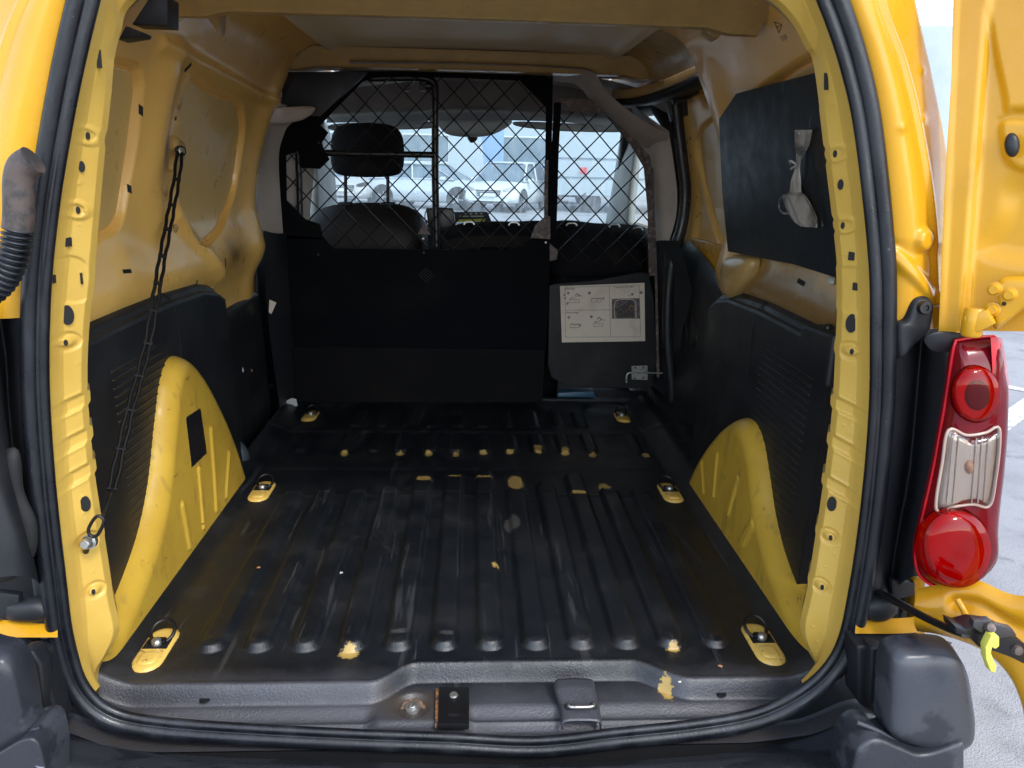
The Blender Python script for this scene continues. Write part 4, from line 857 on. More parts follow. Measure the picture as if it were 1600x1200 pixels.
# lower lobe of the door
up_ = smooth_curve(np.array([(1436, 918), (1470, 912), (1510, 906), (1535, 908), (1570, 924), (1600, 930), (1660, 925), (1800, 900), (1960, 880)], float), 90)
lo_ = smooth_curve(np.array([(1436, 986), (1465, 990), (1500, 1000), (1540, 1018), (1572, 1048), (1592, 1085), (1603, 1140), (1615, 1300), (1700, 1500)], float), 90)
rows = []
for t in np.linspace(0, 1, 50):
    q = up_*(1-t)+lo_*t; off = .002+.022*math.sin(math.pi*min(1, t*1.0))**.7
    fold = .012*math.exp(-((t-.30)/.10)**2)
    rows.append([dp(a, b, off-fold*(1 if a > 1490 else 0)) for a, b in q])
lobe = grid('door_lower_lobe', np.array(rows), m_yel, door, flip=True)
tube('hinge_cover', smooth_curve([dp(1506, 925, .03), dp(1516, 938, .034), dp(1524, 955, .034), dp(1534, 974, .03)], 16), .0045, m_yel, lobe, 8)
lathe('lobe_plug', dp(1516, 962, .022), tuple(-DN), [(0, .002), (.006, .003), (.009, 0)], m_yel, lobe, 16)

for sd_ in (-1, 1):
    prism('lower_body_side', [(sd_*.775, 1.17, -.32), (sd_*.775, 3.95, -.32), (sd_*.775, 3.95, .62), (sd_*.775, 1.17, .66)], (sd_*.02, 0, 0), m_yel, van, .004)
# ---------- bumper
by = []
def brow(pts): return [PY(a, b, y) for a, b, y in pts]
strip('bumper_top', [brow([(60, 1120, 1.05), (110, 1150, 1.05), (260, 1175, 1.06), (500, 1186, 1.06), (800, 1192, 1.06), (1100, 1178, 1.06), (1270, 1150, 1.05), (1340, 1105, 1.05)]),
       brow([(60, 1128, 1.02), (105, 1160, 1.02), (250, 1184, 1.02), (500, 1194, 1.02), (800, 1198, 1.02), (1100, 1186, 1.02), (1285, 1160, 1.02), (1350, 1120, 1.02)]),
       brow([(50, 1140, .99), (90, 1172, .99), (240, 1192, .99), (500, 1200, .98), (800, 1204, .98), (1100, 1192, .98), (1300, 1170, .99), (1366, 1140, .99)]),
       brow([(10, 1175, .93), (60, 1200, .93), (220, 1225, .91), (500, 1235, .90), (800, 1238, .90), (1100, 1228, .90), (1330, 1208, .92), (1400, 1175, .93)]),
       brow([(0, 1250, .90), (60, 1290, .88), (220, 1300, .86), (500, 1310, .85), (800, 1310, .85), (1100, 1300, .86), (1330, 1280, .88), (1420, 1250, .90)])], 160, m_bump, van, per=10)
prism('bumper_gap', [(-.75, 1.10, -.23), (.76, 1.10, -.23), (.76, 1.10, -.085), (-.75, 1.10, -.085)], (0, .01, 0), m_drk, van)
grid('door_sill_face', np.stack([np.stack([S3[i], S3[i]+Nn[i]*.012+np.array((0, .012, 0)), S3[i]+Nn[i]*.030+np.array((0, .03, 0)), S3[i]+Nn[i]*.10+np.array((0, .035, -.01))]) for i in sorted([i for i in range(len(S3)) if S3[i][2] < .22], key=lambda i: math.atan2(S3[i][0], -(S3[i][2]-.6)))]), m_blk, van)
def bump_corner(side):
    if side > 0:
        o = pillow('bumper_corner', LY([(1382, 1012), (1425, 1000), (1478, 1003), (1498, 1030), (1507, 1075), (1512, 1120), (1504, 1152), (1462, 1166), (1415, 1152), (1376, 1132), (1374, 1080)], .93), (-.1, -1, .1), .040, m_bump, van, 16, power=4, n=120)
        prism('bumper_skirt', [tuple(p) for p in smooth_curve(LY([(1330, 1215), (1342, 1172), (1372, 1156), (1410, 1170), (1445, 1180), (1508, 1160)], .885), 24)]+LY([(1508, 1320), (1330, 1320)], .885), (0, .07, 0), m_bump, van, .006, 3)
        tube('bumper_lip', smooth_curve(LY([(1338, 1128), (1372, 1142), (1410, 1163), (1445, 1176), (1508, 1158)], .905), 40), .0035, m_bump, van, 8)
        prism('bumper_step', LY([(1340, 1010), (1410, 1010), (1430, 1022), (1412, 1028), (1388, 1050), (1374, 1125), (1342, 1100)], 1.0), (0, .05, 0), m_blk, van, .006, 3)
        prism('step_block', LY([(1362, 1012), (1384, 1016), (1398, 1032), (1380, 1046), (1378, 1110), (1358, 1100)], .985), (0, .03, 0), m_blk, van, .005, 3)
        strip('bumper_side_recess', [LY([(1410, 990), (1450, 992), (1488, 1004)], 1.02), LY([(1424, 1016), (1452, 1020), (1480, 1012)], .97)], 20, m_blk, van)
    else:
        pillow('bumper_corner', LY([(-60, 1012), (10, 1004), (36, 1020), (50, 1060), (58, 1110), (58, 1135), (0, 1172), (-60, 1200)], .93), (.1, -1, .1), .040, m_bump, van, 16, power=4, n=120)
        prism('bumper_skirt', [tuple(p) for p in smooth_curve(LY([(-70, 1215), (-30, 1192), (0, 1176), (36, 1156), (58, 1160), (70, 1200)], .885), 24)]+LY([(70, 1320), (-70, 1320)], .885), (0, .07, 0), m_bump, van, .006, 3)
        tube('bumper_lip', smooth_curve(LY([(-40, 1190), (0, 1168), (40, 1146), (64, 1136)], .905), 40), .0035, m_bump, van, 8)
        prism('bumper_step', LY([(-30, 1028), (50, 1028), (64, 1034), (84, 1100), (92, 1140), (60, 1136), (48, 1060), (20, 1018), (-30, 1016)], 1.0), (0, .05, 0), m_blk, van, .006, 3)
        prism('step_block', LY([(28, 1022), (50, 1018), (64, 1040), (72, 1120), (60, 1132), (46, 1050)], .985), (0, .03, 0), m_blk, van, .005, 3)
bump_corner(1); bump_corner(-1)
# warning mark printed on the roof side
q, n_ = hit(bwr, 1217, 41, .0006)
if q is not None:
    n_ = Vector(n_); r_ = Vector(PY(1224, 41, q[1])-PY(1210, 41, q[1])); r_ = (r_-n_*r_.dot(n_)).normalized(); u_ = n_.cross(r_); u_ = u_ if u_.z > 0 or u_.y < 0 else -u_
    def wq(a, b): return np.array(Vector(q)+r_*a+u_*b)
    tube('warning_triangle', [wq(-.011, -.010), wq(.011, -.010), wq(0, .016)], .0008, m_ink, wr, 5, True)
    tube('exclamation_mark', [wq(0, .007), wq(0, -.002)], .0009, m_ink, wr, 5); tube('exclamation_dot', [wq(0, -.005), wq(0, -.0065)], .0010, m_ink, wr, 5)
    for k in range(5): tube('printed_line', [wq(.018, .014-k*.006), wq(.018+.012*(1 if k % 2 else .7), .014-k*.006)], .0006, m_inkg, wr, 5)

# ================================================================== CAB (parts of the van)
# windscreen, its frame and what hangs over it
WS = [PY(a, b, y) for a, b, y in ((502, 188, 3.85), (740, 182, 3.85), (985, 192, 3.85))]
WB = [PY(a, b, y) for a, b, y in ((488, 356, 4.35), (740, 352, 4.45), (972, 360, 4.35))]
strip('windscreen', [WS, [(a+b)/2+np.array((0, .03, .02)) for a, b in zip(WS, WB)], WB], 24, g_wind, van, sol=0)
for nm, pts, r in (('front_pillar', [PY(512, 182, 3.75), PY(513, 250, 3.85), PY(512, 345, 3.95)], .045), ('front_pillar', [PY(975, 190, 3.75), PY(972, 250, 3.85), PY(963, 300, 3.95), PY(955, 355, 4.05)], .050)):
    pass
strip('front_pillar', [LY([(509, 196), (515, 240), (520, 290), (524, 350)], 3.9), LY([(500, 190), (503, 240), (504, 290), (505, 350)], 3.55), LY([(482, 190), (486, 240), (489, 290), (490, 350)], 3.4)], 30, m_greyl, van, sol=.03)
strip('front_pillar', [LY([(976, 200), (968, 250), (960, 300), (950, 352)], 3.9), LY([(990, 200), (980, 250), (970, 300), (960, 352)], 3.6), LY([(1000, 200), (996, 250), (990, 300), (986, 352)], 3.4)], 30, m_greyl, van, sol=.03)
# driver door and passenger door upper frames with glass
def cab_door(side):
    x = side*.74
    if side < 0:
        strip('door_window_frame', [LX([(470, 215), (484, 215), (500, 215)], -.72), LX([(473, 250), (486, 260), (502, 260)], -.74), LX([(472, 345), (490, 350), (506, 350)], -.76)], 16, m_blk, van, sol=.02)
    g = mesh('door_window', [(x*.93, 2.86, 1.06), (x*1.04, 2.86, .60), (x*1.04, 3.75, .60), (x*.93, 3.6, 1.06)], [(0, 1, 2, 3)], g_side, van, False)
    prism('cab_door_card', [(x*1.03, 2.80, -.2), (x*1.03, 2.80, .62), (x*1.03, 3.9, .62), (x*1.03, 3.9, -.2)], (side*.05, 0, 0), m_blk, van, .01)
    tube('window_frame_bar', [(x*1.03, 2.84, .60), (x*.96, 2.84, 1.0), (x*.90, 2.9, 1.08), (x*.90, 3.45, 1.09), (x*.98, 3.8, .82), (x*1.03, 3.95, .60)], .026, m_blk, van, 8)
    prism('cab_side_skin', [(x*.90, 2.75, 1.08), (x*.90, 3.9, 1.08), (x*.80, 3.9, 1.22), (x*.80, 2.75, 1.22)], (side*.02, 0, 0), m_greyl, van)
cab_door(-1); cab_door(1)
# headliner, shelf, visors, roof edge
hl = []
xx = np.linspace(-.66, .68, 50)
for y, z in ((2.70, 1.165), (2.78, 1.150), (2.9, 1.165), (3.15, 1.190), (3.45, 1.185), (3.6, 1.15), (3.62, 1.12)):
    hl.append([(x, y, z-.09*(abs(x)/.67)**4) for x in xx])
strip('headliner', hl, 50, m_grey, van, flip=True)
strip('roof_rim_trim', [LY([(545, 96), (700, 98), (860, 104), (925, 112), (945, 140), (985, 175), (1025, 200), (1046, 208)], 2.60), LY([(550, 108), (700, 108), (860, 110), (910, 122), (935, 155), (975, 190), (1012, 216), (1042, 224)], 2.66), LY([(560, 112), (700, 112), (850, 114), (900, 132), (930, 165), (968, 200), (1000, 228), (1040, 236)], 2.74)], 60, m_grey, van)
strip('overhead_shelf', [LY([(515, 172), (620, 168), (740, 166), (860, 168), (975, 180)], 3.25), LY([(512, 182), (620, 178), (740, 174), (860, 180), (985, 192)], 3.22), LY([(510, 192), (620, 190), (740, 188), (860, 190), (992, 200)], 3.3)], 40, m_greyl, van)
strip('shelf_front', [LY([(520, 140), (620, 130), (740, 126), (860, 132), (960, 150)], 3.35), LY([(515, 172), (620, 168), (740, 166), (860, 168), (975, 180)], 3.25)], 40, m_grey, van)
for pts in ([(520, 194), (600, 190), (676, 190), (676, 200), (600, 203), (522, 204)], [(806, 190), (880, 192), (970, 196), (974, 206), (880, 205), (812, 198)]):
    pillow('sun_visor', LY(pts, 3.6), (0, -1, 0), .02, m_greyl, van, 6, power=4)
pillow('roof_console', LY([(690, 182), (735, 176), (785, 182), (800, 192), (770, 210), (735, 214), (700, 210), (684, 194)], 3.45), (0, -1, 0), .05, m_greyl, van, 8, power=3)
mir = pillow('interior_mirror_mount', LY([(731, 214), (746, 214), (743, 221), (736, 223), (732, 219)], 3.7), (0, -1, 0), .02, m_blk, van, 6)
# dashboard
strip('dashboard', [[(-.76, 3.5, .30), (0, 3.45, .30), (.77, 3.5, .30)], [(-.76, 3.5, .52), (0, 3.45, .54), (.77, 3.5, .52)], [(-.76, 3.62, .585), (0, 3.6, .60), (.77, 3.62, .585)], [(-.78, 4.4, .545), (0, 4.5, .56), (.79, 4.4, .545)]], 40, m_blk, van)
sc_ = prism('display_unit', LY([(706, 331), (762, 331), (768, 346), (702, 346)], 3.45), (0, .04, 0), m_blk, van, .006)
prism('display_strip', LY([(716, 343), (758, 342), (757, 346), (714, 347)], 3.44), (0, .006, 0), m_yscr, sc_)
prism('display_top', LY([(718, 337), (756, 337), (756, 339), (718, 339)], 3.44), (0, .006, 0), m_greyl, sc_)
for k in range(4): prism('display_key', LY([(726+k*8, 333), (730+k*8, 333), (730+k*8, 335), (726+k*8, 335)], 3.44), (0, .004, 0), m_greyl, sc_)
strip('cab_floor', [[(-.75, 2.78, -.12), (0, 2.78, -.12), (.75, 2.78, -.12)], [(-.75, 4.3, -.15), (0, 4.3, -.15), (.75, 4.3, -.15)]], 10, m_drk, van)
prism('firewall', [(-.78, 4.45, -.3), (.8, 4.45, -.3), (.8, 4.45, .56), (-.78, 4.45, .56)], (0, .02, 0), m_drk, van)
strip('bonnet', [[(-.78, 4.5, .50), (0, 4.62, .52), (.79, 4.5, .50)], [(-.76, 5.2, .36), (0, 5.35, .40), (.77, 5.2, .36)], [(-.7, 5.5, .15), (0, 5.6, .18), (.7, 5.5, .15)]], 30, m_yel, van)

# ================================================================== SEATS
ds_ = thing('driver_seat', PY(575, 345, 3.05)*np.array((1, 1, 0)), 'driver seat behind the mesh guard with tall black headrest', 'seat')
sb = smooth_curve(LY([(480, 352), (488, 335), (510, 323), (545, 318), (585, 317), (625, 320), (650, 330), (664, 350), (668, 400), (664, 700), (485, 700), (478, 400)], 3.05), 90, True)
pillow('backrest', sb, (0, -1, 0), .10, m_leath, ds_, 12, power=2.6, n=0)
hr = pillow('headrest', LY([(517, 232), (520, 208), (535, 195), (575, 192), (612, 196), (627, 210), (631, 235), (629, 262), (618, 274), (575, 277), (530, 273), (518, 258)], 3.0), (0, -1, 0), .05, m_fab, ds_, 12, power=2.4)
for a in (540, 606):
    tube('headrest_post', [PY(a, 262, 3.02), PY(a, 325, 3.03)], .0065, m_blkm, hr, 8)
    pillow('post_guide', LY([(a-10, 316), (a+10, 316), (a+9, 322), (a-9, 322)], 3.0), (0, -1, 0), .01, m_blk, hr, 5)
pb = thing('passenger_bench', PY(860, 350, 3.0)*np.array((1, 1, 0)), 'black two-place passenger bench back behind the mesh guard', 'bench seat')
pillow('backrest', LY([(690, 372), (712, 352), (750, 347), (800, 347), (856, 350), (860, 400), (860, 640), (690, 640), (688, 420)], 3.0), (0, -1, 0), .07, m_fab, pb, 10, power=3)
pillow('backrest', LY([(862, 350), (940, 350), (1000, 354), (1012, 370), (1016, 420), (1018, 560), (862, 560), (860, 420)], 3.0), (0, -1, 0), .07, m_fab, pb, 10, power=3)
strip('seat_shell', [LY([(690, 375), (760, 368), (850, 370)], 2.93), LY([(690, 395), (760, 386), (850, 390)], 2.91)], 12, m_leath, pb)
pillow('seat_back_panel', LY([(872, 375), (930, 372), (990, 376), (1000, 390), (1000, 425), (870, 430)], 2.93), (0, -1, 0), .008, m_fab, pb, 7, power=5)
for a, b in ((733, 348), (803, 349), (893, 350), (960, 352), (996, 357)):
    tube('headrest_guide', smooth_curve(LY([(a-8, b+3), (a-5, b-1), (a+5, b-1), (a+8, b+3)], 2.94), 10), .0035, m_zinc, pb, 6)

# ================================================================== MESH GUARD BEHIND THE DRIVER
PYp = 2.72
gd = thing('mesh_partition', (-.19, PYp, 0), 'tall black steel guard with diamond wire mesh behind the driver seat, bolted above the cargo floor', 'partition')
def plate(name, px, m, parent, y=PYp, th=.004, bev=.0008): return prism(name, LY(px, y), (0, th, 0), m, parent, bev, 1)
plate('lower_plate', [(437, 366), (505, 372), (520, 388), (790, 391), (815, 384), (832, 372), (861, 374), (857, 470), (853, 548), (459, 544), (450, 470), (440, 420)], m_blks, gd)
plate('kick_plate', [(457, 541), (852, 546), (848, 629), (463, 629)], mat('scuffed_black_steel', (.0035, .0035, .0045), .6, spec=.08, mix=[((.007, .0065, .0065), 5, .42, .7), ((.12, .1, .09), 160, .74, .77, None, .7)], bump=[(300, .0003), (5, .003)]), gd, PYp-.006)
outer = [(424, 223), (553, 99), (760, 106), (864, 112), (862, 250), (861, 376), (832, 374), (850, 345), (852, 250), (853, 168), (812, 126), (720, 122), (590, 119), (566, 128), (500, 195), (513, 207), (503, 223), (506, 234), (515, 249), (500, 264), (470, 262), (466, 236), (447, 243), (448, 315), (462, 328), (476, 342), (500, 350), (505, 374), (436, 374), (431, 300)]
plate('frame_plate', outer, m_blks, gd)
plate('corner_gusset', [(829, 372), (836, 352), (852, 338), (860, 338), (860, 374)], m_worn, gd, PYp-.005)
plate('small_gusset', [(652, 366), (664, 348), (672, 366)], m_worn, gd, PYp-.005)
plate('worn_edge', [(851, 250), (857, 250), (856, 345), (850, 350)], m_worn, gd, PYp-.002, .002)
plate('slot_rail', [(590, 112), (636, 106), (812, 112), (812, 117), (700, 117)], m_blks, gd, PYp+.006)
def wires(poly_px, y, parent, m, ph=(747.2, 271.3), r=.0024):
    pg = np.array([PY(a, b, y)[[0, 2]] for a, b in poly_px]); c0 = PY(*ph, y)[[0, 2]]
    hx, hz = .0418, .0432; n = 0
    for sg in (1, -1):
        dr = np.array([hx, sg*hz]); dr = dr/np.linalg.norm(dr)
        for k in range(-40, 41):
            o = c0+np.array([2*hx*k, 0]) if True else 0
            ts = []
            for i in range(len(pg)):
                a = pg[i]; b = pg[(i+1) % len(pg)]; e = b-a; M2 = np.array([[dr[0], -e[0]], [dr[1], -e[1]]]); dt = np.linalg.det(M2)
                if abs(dt) < 1e-9: continue
                t, u = np.linalg.solve(M2, a-o)
                if 0 <= u < 1: ts.append(t)
            ts.sort()
            for t0, t1 in zip(ts[::2], ts[1::2]):
                if t1-t0 < .02: continue
                p0 = o+dr*t0; p1 = o+dr*t1; q = []
                for t in np.linspace(0, 1, max(2, int((t1-t0)/.03))):
                    p = p0+(p1-p0)*t; w_ = .0012*sg*math.cos(math.pi*(p[0]-c0[0])/hx)
                    q.append((p[0], y+w_+.001*sg, p[1]))
                tube('mesh_wire', q, r, m, parent, 6, caps=False); n += 1
    return n
n1 = wires([(440, 240), (560, 118), (720, 118), (815, 120), (858, 165), (858, 345), (835, 374), (812, 388), (790, 394), (520, 394), (500, 376), (470, 345), (440, 330)], PYp+.008, gd, m_blkm)
# tubular frame in front of the mesh
yt = PYp+.030
tf = tube('tube_frame', smooth_curve(LY([(575, 122), (640, 121), (668, 123), (678, 130), (680, 145), (680, 200), (680, 280), (682, 365), (682, 385)], yt), 60), .0125, m_blkm, gd, 14)
tube('cross_tube', LY([(465, 238), (560, 240), (680, 242)], yt), .0105, m_blkm, gd, 12)
tube('side_tube', LY([(466, 238), (468, 280), (469, 340)], yt), .011, m_blkm, gd, 12)
plate('hanger', [(628, 128), (640, 128), (640, 142), (629, 142)], m_blkm, gd, yt-.02, .02); plate('hanger', [(655, 126), (664, 128), (664, 142), (656, 142)], m_blkm, gd, yt-.02, .02)
pillow('tube_boss', LY([(660, 130), (675, 130), (675, 138), (660, 138)], yt-.01), (0, -1, 0), .008, m_blkm, gd, 5)
for a, b in ((661, 373), (497, 398), (662, 395), (853, 379), (498, 223), (560, 102), (858, 120)):
    lathe('guard_rivet', PY(a, b, PYp-.001), (0, -1, 0), [(0, .002), (.0035, .0012), (.0042, -.001)], m_zinc if a in (661, 853) else m_blkm, gd, 10)
hole0 = PY(666, 430, PYp-.0012)
for i in range(-4, 5):
    for j in range(-4, 5):
        if abs(i)+abs(j) <= 4 and (i+j) % 2 == 0:
            c = hole0+np.array((i*.0062, 0, j*.0062))
            if i == 0 and j == 0 or 'vent_src' not in globals(): vent_src = prism('vent_hole', [c+np.array((.0026*math.cos(a), 0, .0026*math.sin(a))) for a in np.linspace(0, 2*math.pi, 8, endpoint=False)], (0, .001, 0), m_drk, gd); continue
            inst('vent_hole', vent_src, c, gd)
# device box fixed to the tube
hb = thing('device_holder', PY(688, 358, 2.80), 'small black box holder clamped to the vertical tube of the mesh guard', 'holder')
prism('holder_box', LY([(665, 325), (708, 325), (712, 352), (706, 358), (670, 358)], 2.80), (0, .04, 0), m_blkm, hb, .006, 2); lathe('holder_clamp', PY(679, 362, 2.77), (0, 0, 1), [(.018, -.012), (.018, .012)], m_blkm, hb, 12)
tube('holder_rim', smooth_curve(LY([(667, 328), (706, 328), (709, 352), (671, 355)], 2.798), 30, True), .0022, m_greyl if False else m_blk, hb, 6, True)

# ================================================================== HATCH GUARD BEHIND THE PASSENGER SEAT
ht = thing('mesh_hatch', (.48, PYp, .1), 'worn narrow mesh hatch with a solid black lower flap beside the tall guard', 'hatch panel')
plate('lower_flap', [(858, 446), (866, 444), (935, 437), (996, 426), (1014, 427), (1022, 470), (1026, 560), (1024, 585), (1012, 600), (990, 607), (930, 606), (884, 602), (862, 590), (856, 570)], m_flap, ht, PYp-.010, .008, .002)
plate('curved_frame', [(874, 153), (935, 155), (950, 165), (975, 196), (1004, 232), (1016, 244), (1019, 268), (1022, 330), (1025, 430), (1014, 432), (1012, 330), (1006, 262), (985, 226), (958, 190), (946, 178), (880, 173)], m_worn, ht)
plate('hinge_strip', [(866, 160), (877, 160), (873, 240), (870, 350), (868, 390), (860, 392), (861, 250)], m_blks, ht)
plate('foot_plate', [(859, 380), (872, 392), (870, 406), (859, 408)], m_worn, ht, PYp-.004)
plate('side_strip', [(1017, 262), (1021, 262), (1027, 420), (1031, 590), (1026, 590), (1023, 420)], m_worn, ht, PYp-.008, .004)
n2 = wires([(872, 172), (946, 174), (960, 192), (985, 226), (1008, 262), (1014, 330), (1016, 415), (868, 408), (868, 300)], PYp+.006, ht, m_worn if False else m_blkm, ph=(935, 254), r=.0024)
sbp = plate('bolt_plate', [(987, 572), (1012, 571), (1012, 594), (987, 593)], m_zinc, ht, PYp-.014, .003, .001)
tube('slide_bolt', smooth_curve(LY([(979, 598), (979, 588), (982, 583), (990, 582.5), (1010, 582.5), (1035, 583)], PYp-.020), 40), .0036, m_zinc, sbp, 8)
plate('bolt_keeper', [(988, 577), (1011, 577), (1011, 588), (988, 588)], m_zinc, sbp, PYp-.019, .003, .001)
for a, b in ((993, 574.5), (1005, 574.5), (992, 591), (1005, 590.5)): lathe('bolt_plate_hole', PY(a, b, PYp-.0142), (0, -1, 0), [(0, .0004), (.0035, .0004)], m_drk, sbp, 10)
# instruction notice
nb = [(875, 447), (1007, 442), (1008, 533), (878, 535)]
nt_ = thing('instruction_notice', PY(877, 535, PYp-.013), 'soiled white printed instruction sheet with diagrams and a photo on the black hatch flap', 'notice')
plate('paper', nb, m_paper, nt_, PYp-.0125, .0015, 0)
ny = PYp-.0130
def nl(a, b, m=m_inkg, r=.0006): tube('printed_line', LY([a, b], ny), r, m, nt_, 4)
for a, b in (((883, 449), (999, 446)), ((999, 446), (1001, 526)), ((1001, 526), (884, 527)), ((884, 527), (883, 449)), ((952, 446), (954, 526)), ((884, 485), (953, 484))): nl(a, b)
nright = np.array(PY(1007, 442, ny)-PY(875, 447, ny)); nup = PY(877, 447, ny)-PY(878, 535, ny)
for s_, a, b in (('Montage', 883, 452.5), ('D\u00e9montage', 884, 490), ('Transport de v\u00e9lo', 958, 450.5)):
    text('printed_heading', s_, PY(a, b, ny), .010, nright, nup, m_ink, nt_)
text('printed_heading', '2', PY(998.5, 529, ny), .006, nright, nup, m_inkg, nt_)
def sketch(cx, cy, w_, h_, lid):
    q = [(cx-w_, cy), (cx+w_*.7, cy), (cx+w_*.7, cy+h_), (cx-w_, cy+h_)]
    for i in range(4): nl(q[i], q[(i+1) % 4], r=.0007)
    nl((cx-w_, cy), (cx+w_*.9, cy-lid), r=.0008); nl((cx-w_, cy-1), (cx-w_*.4, cy-1-lid*.5), r=.0006); nl((cx+w_*.9, cy-lid), (cx+w_*1.2, cy-lid+3), r=.0007); nl((cx-w_*.3, cy+h_*.5), (cx+w_*.3, cy+h_*.5), r=.0006)
sketch(899, 468, 9, 5, 7); sketch(933, 467, 9, 5, 1); sketch(899, 507, 8, 5, 1); sketch(936, 505, 8, 5, 6)
def dot(a, b, r, m=m_inkg): prism('printed_dot', [PY(a, b, ny)+np.array((r*math.cos(t), 0, r*math.sin(t))) for t in np.linspace(0, 2*math.pi, 10, endpoint=False)], (0, .0008, 0), m, nt_)
for a, b, r in ((888, 458, .0045), (921, 458, .0055), (889, 496, .0055), (924, 495, .0055), (887, 474, .005), (988, 460, .005), (1002, 457, .006), (983, 462, .0022), (883, 466, .004), (882, 461, .004), (943, 466, .0035), (906, 509, .004)): dot(a, b, r)
for t0, cx, cy in ((0, 902, 461), (0, 936, 498)): tube('printed_arrow', smooth_curve(LY([(cx-3, cy+1), (cx, cy-2), (cx+4, cy+2)], ny), 8), .0014, m_ink, nt_, 5)
ph_ = plate('printed_photo', [(956, 467), (999, 466), (1000, 498), (956, 498)], mat('photo_print_ground', (.16, .13, .13), .7, mix=[((.05, .045, .05), 60, .45, .6)]), nt_, ny-.0002, .0006, 0)
tube('photo_arch', smooth_curve(LY([(961, 497), (960, 480), (963, 470), (975, 468), (988, 468), (993, 474), (994, 497)], ny-.0006), 30), .0011, m_paper, ph_, 5)
plate('photo_dark', [(963, 484), (970, 478), (980, 472), (990, 473), (991, 496), (964, 496)], m_ink, ph_, ny-.0006, .0003, 0)
tube('photo_bicycle', smooth_curve(LY([(977, 489), (980, 484), (983, 483), (986, 477), (989, 480)], ny-.0010), 20), .0011, mat('photo_orange', (.45, .22, .04), .7), ph_, 5)
for cx, cy, r in ((970, 488, .011), (987, 482, .009)): tube('photo_wheel', [PY(cx, cy, ny-.001)+np.array((r*math.cos(t), 0, r*math.sin(t))) for t in np.linspace(0, 2*math.pi, 18, endpoint=False)], .0006, m_inkg, ph_, 4, True)

# blue thing under the hatch
bo_ = thing('blue_tray', PY(905, 628, 2.86), 'flat blue plastic piece in the gap under the black hatch flap', 'tray'); prism('tray', LY([(872, 614), (928, 611), (932, 625), (870, 626)], 2.84), (0, .05, 0), m_blue, bo_, .004)
plate('pillar_sticker', [(421, 468), (432, 473), (424, 491), (420, 488)], m_paper, van, 2.598, .001, 0)
plate('floor_edge_bracket', [(440, 630), (456, 622), (463, 624), (465, 634), (450, 640)], m_greyl, van, 2.66, .004)
prism('cross_step', [(-.70, 2.80, -.14), (.72, 2.80, -.14), (.72, 2.80, .012), (-.70, 2.80, .012)], (0, .02, 0), m_blk, van)

# ================================================================== BLACK BOARD ON THE RIGHT WALL
BN = np.array((1, 0, .17)); BP = np.array((.668, 1.8, .66))
def PB(a, b, off=0.): return PP(a, b, BP, BN)-np.array((off, 0, 0))
bx = .652
bd = prism('black_board', (lambda q, _: [PB(a, b) for a, b in q])([(1123, 186), (1150, 146), (1275, 113), (1290, 112), (1318, 438), (1240, 413), (1137, 393), (1128, 300)], bx), (.011, 0, 0), m_plyb, None, .0015)
tag(bd, 'large black-faced board with one cut corner covering the right wall window blank', 'board')
bb = bvh(bd)
edge = tube('strip', LX([(1123, 186), (1128, 300), (1137, 393)], bx-.001), .0022, m_blk, None, 6); bpy.data.objects.remove(edge)
# ================================================================== PLASTIC BAG
pbg = thing('plastic_bag', PX(1265, 350, bx-.015), 'crumpled clear plastic bag knotted and hanging against the black board', 'bag')
Lc = np.array([(1252, 204), (1251, 225), (1252, 245), (1250, 262), (1245, 285), (1243, 302), (1235, 306), (1237, 325), (1248, 345), (1262, 353)], float)
Rc_ = np.array([(1276, 203), (1270, 228), (1259, 246), (1256, 262), (1258, 285), (1259, 300), (1266, 306), (1276, 322), (1284, 342), (1284, 356)], float)
def bagsheet(name, Lc, Rc_, m, depth, sd_, x):
    r2 = np.random.default_rng(sd_); n = 90; k = 50; Ls = smooth_curve(Lc, n); Rs = smooth_curve(Rc_, n); G = np.zeros((n, k, 3)); ph = r2.random(6)*6
    for i in range(n):
        wd = abs(Rs[i][0]-Ls[i][0])
        for j in range(k):
            t = j/(k-1); px = Ls[i]*(1-t)+Rs[i]*t
            fold = sum(math.sin((3+2*q)*math.pi*t+ph[q]+i*.03*(q-2))/(1.5+q) for q in range(5))
            G[i, j] = PB(px[0], px[1], (.652-x)+.004+depth*math.sin(math.pi*t)*min(1, wd/30)+.0022*fold)
    return grid(name, G, m, pbg, flip=True)
bagsheet('bag_body', Lc, Rc_, m_bag, .020, 1, bx-.004)
m_bagc = glass('thin_clear_film', (.90, .90, .90), gl=.02, streak=.10, milk=(.5, .48, .45))
bagsheet('loose_film', np.array([(1262, 214), (1258, 250), (1258, 300), (1268, 322), (1284, 356)], float), np.array([(1290, 205), (1292, 250), (1294, 300), (1296, 330), (1298, 356)], float), m_bagc, .010, 2, bx-.003)
tube('bag_tie', smooth_curve([PB(1249, 256, .018), PB(1255, 252, .025), PB(1259, 258, .018), PB(1252, 264, .02)], 16), .0022, m_greyl, pbg, 6)
tube('bag_string', smooth_curve([PB(a, b, .014) for a, b in ((1239, 306), (1229, 312), (1228, 325), (1234, 333), (1243, 334))], 30), .0018, m_bag, pbg, 6)
w_c = pillow('foam_scrap', [hit(bwr, a, b, .006)[0] if hit(bwr, a, b)[0] is not None else PX(a, b, .67) for a, b in ((1298, 438), (1304, 431), (1308, 436), (1306, 445), (1300, 444))], (-1, -.3, 0), .006, m_crumb, None, 5); tag(w_c, 'tiny white foam scrap caught under the lower rear corner of the black board', 'scrap')

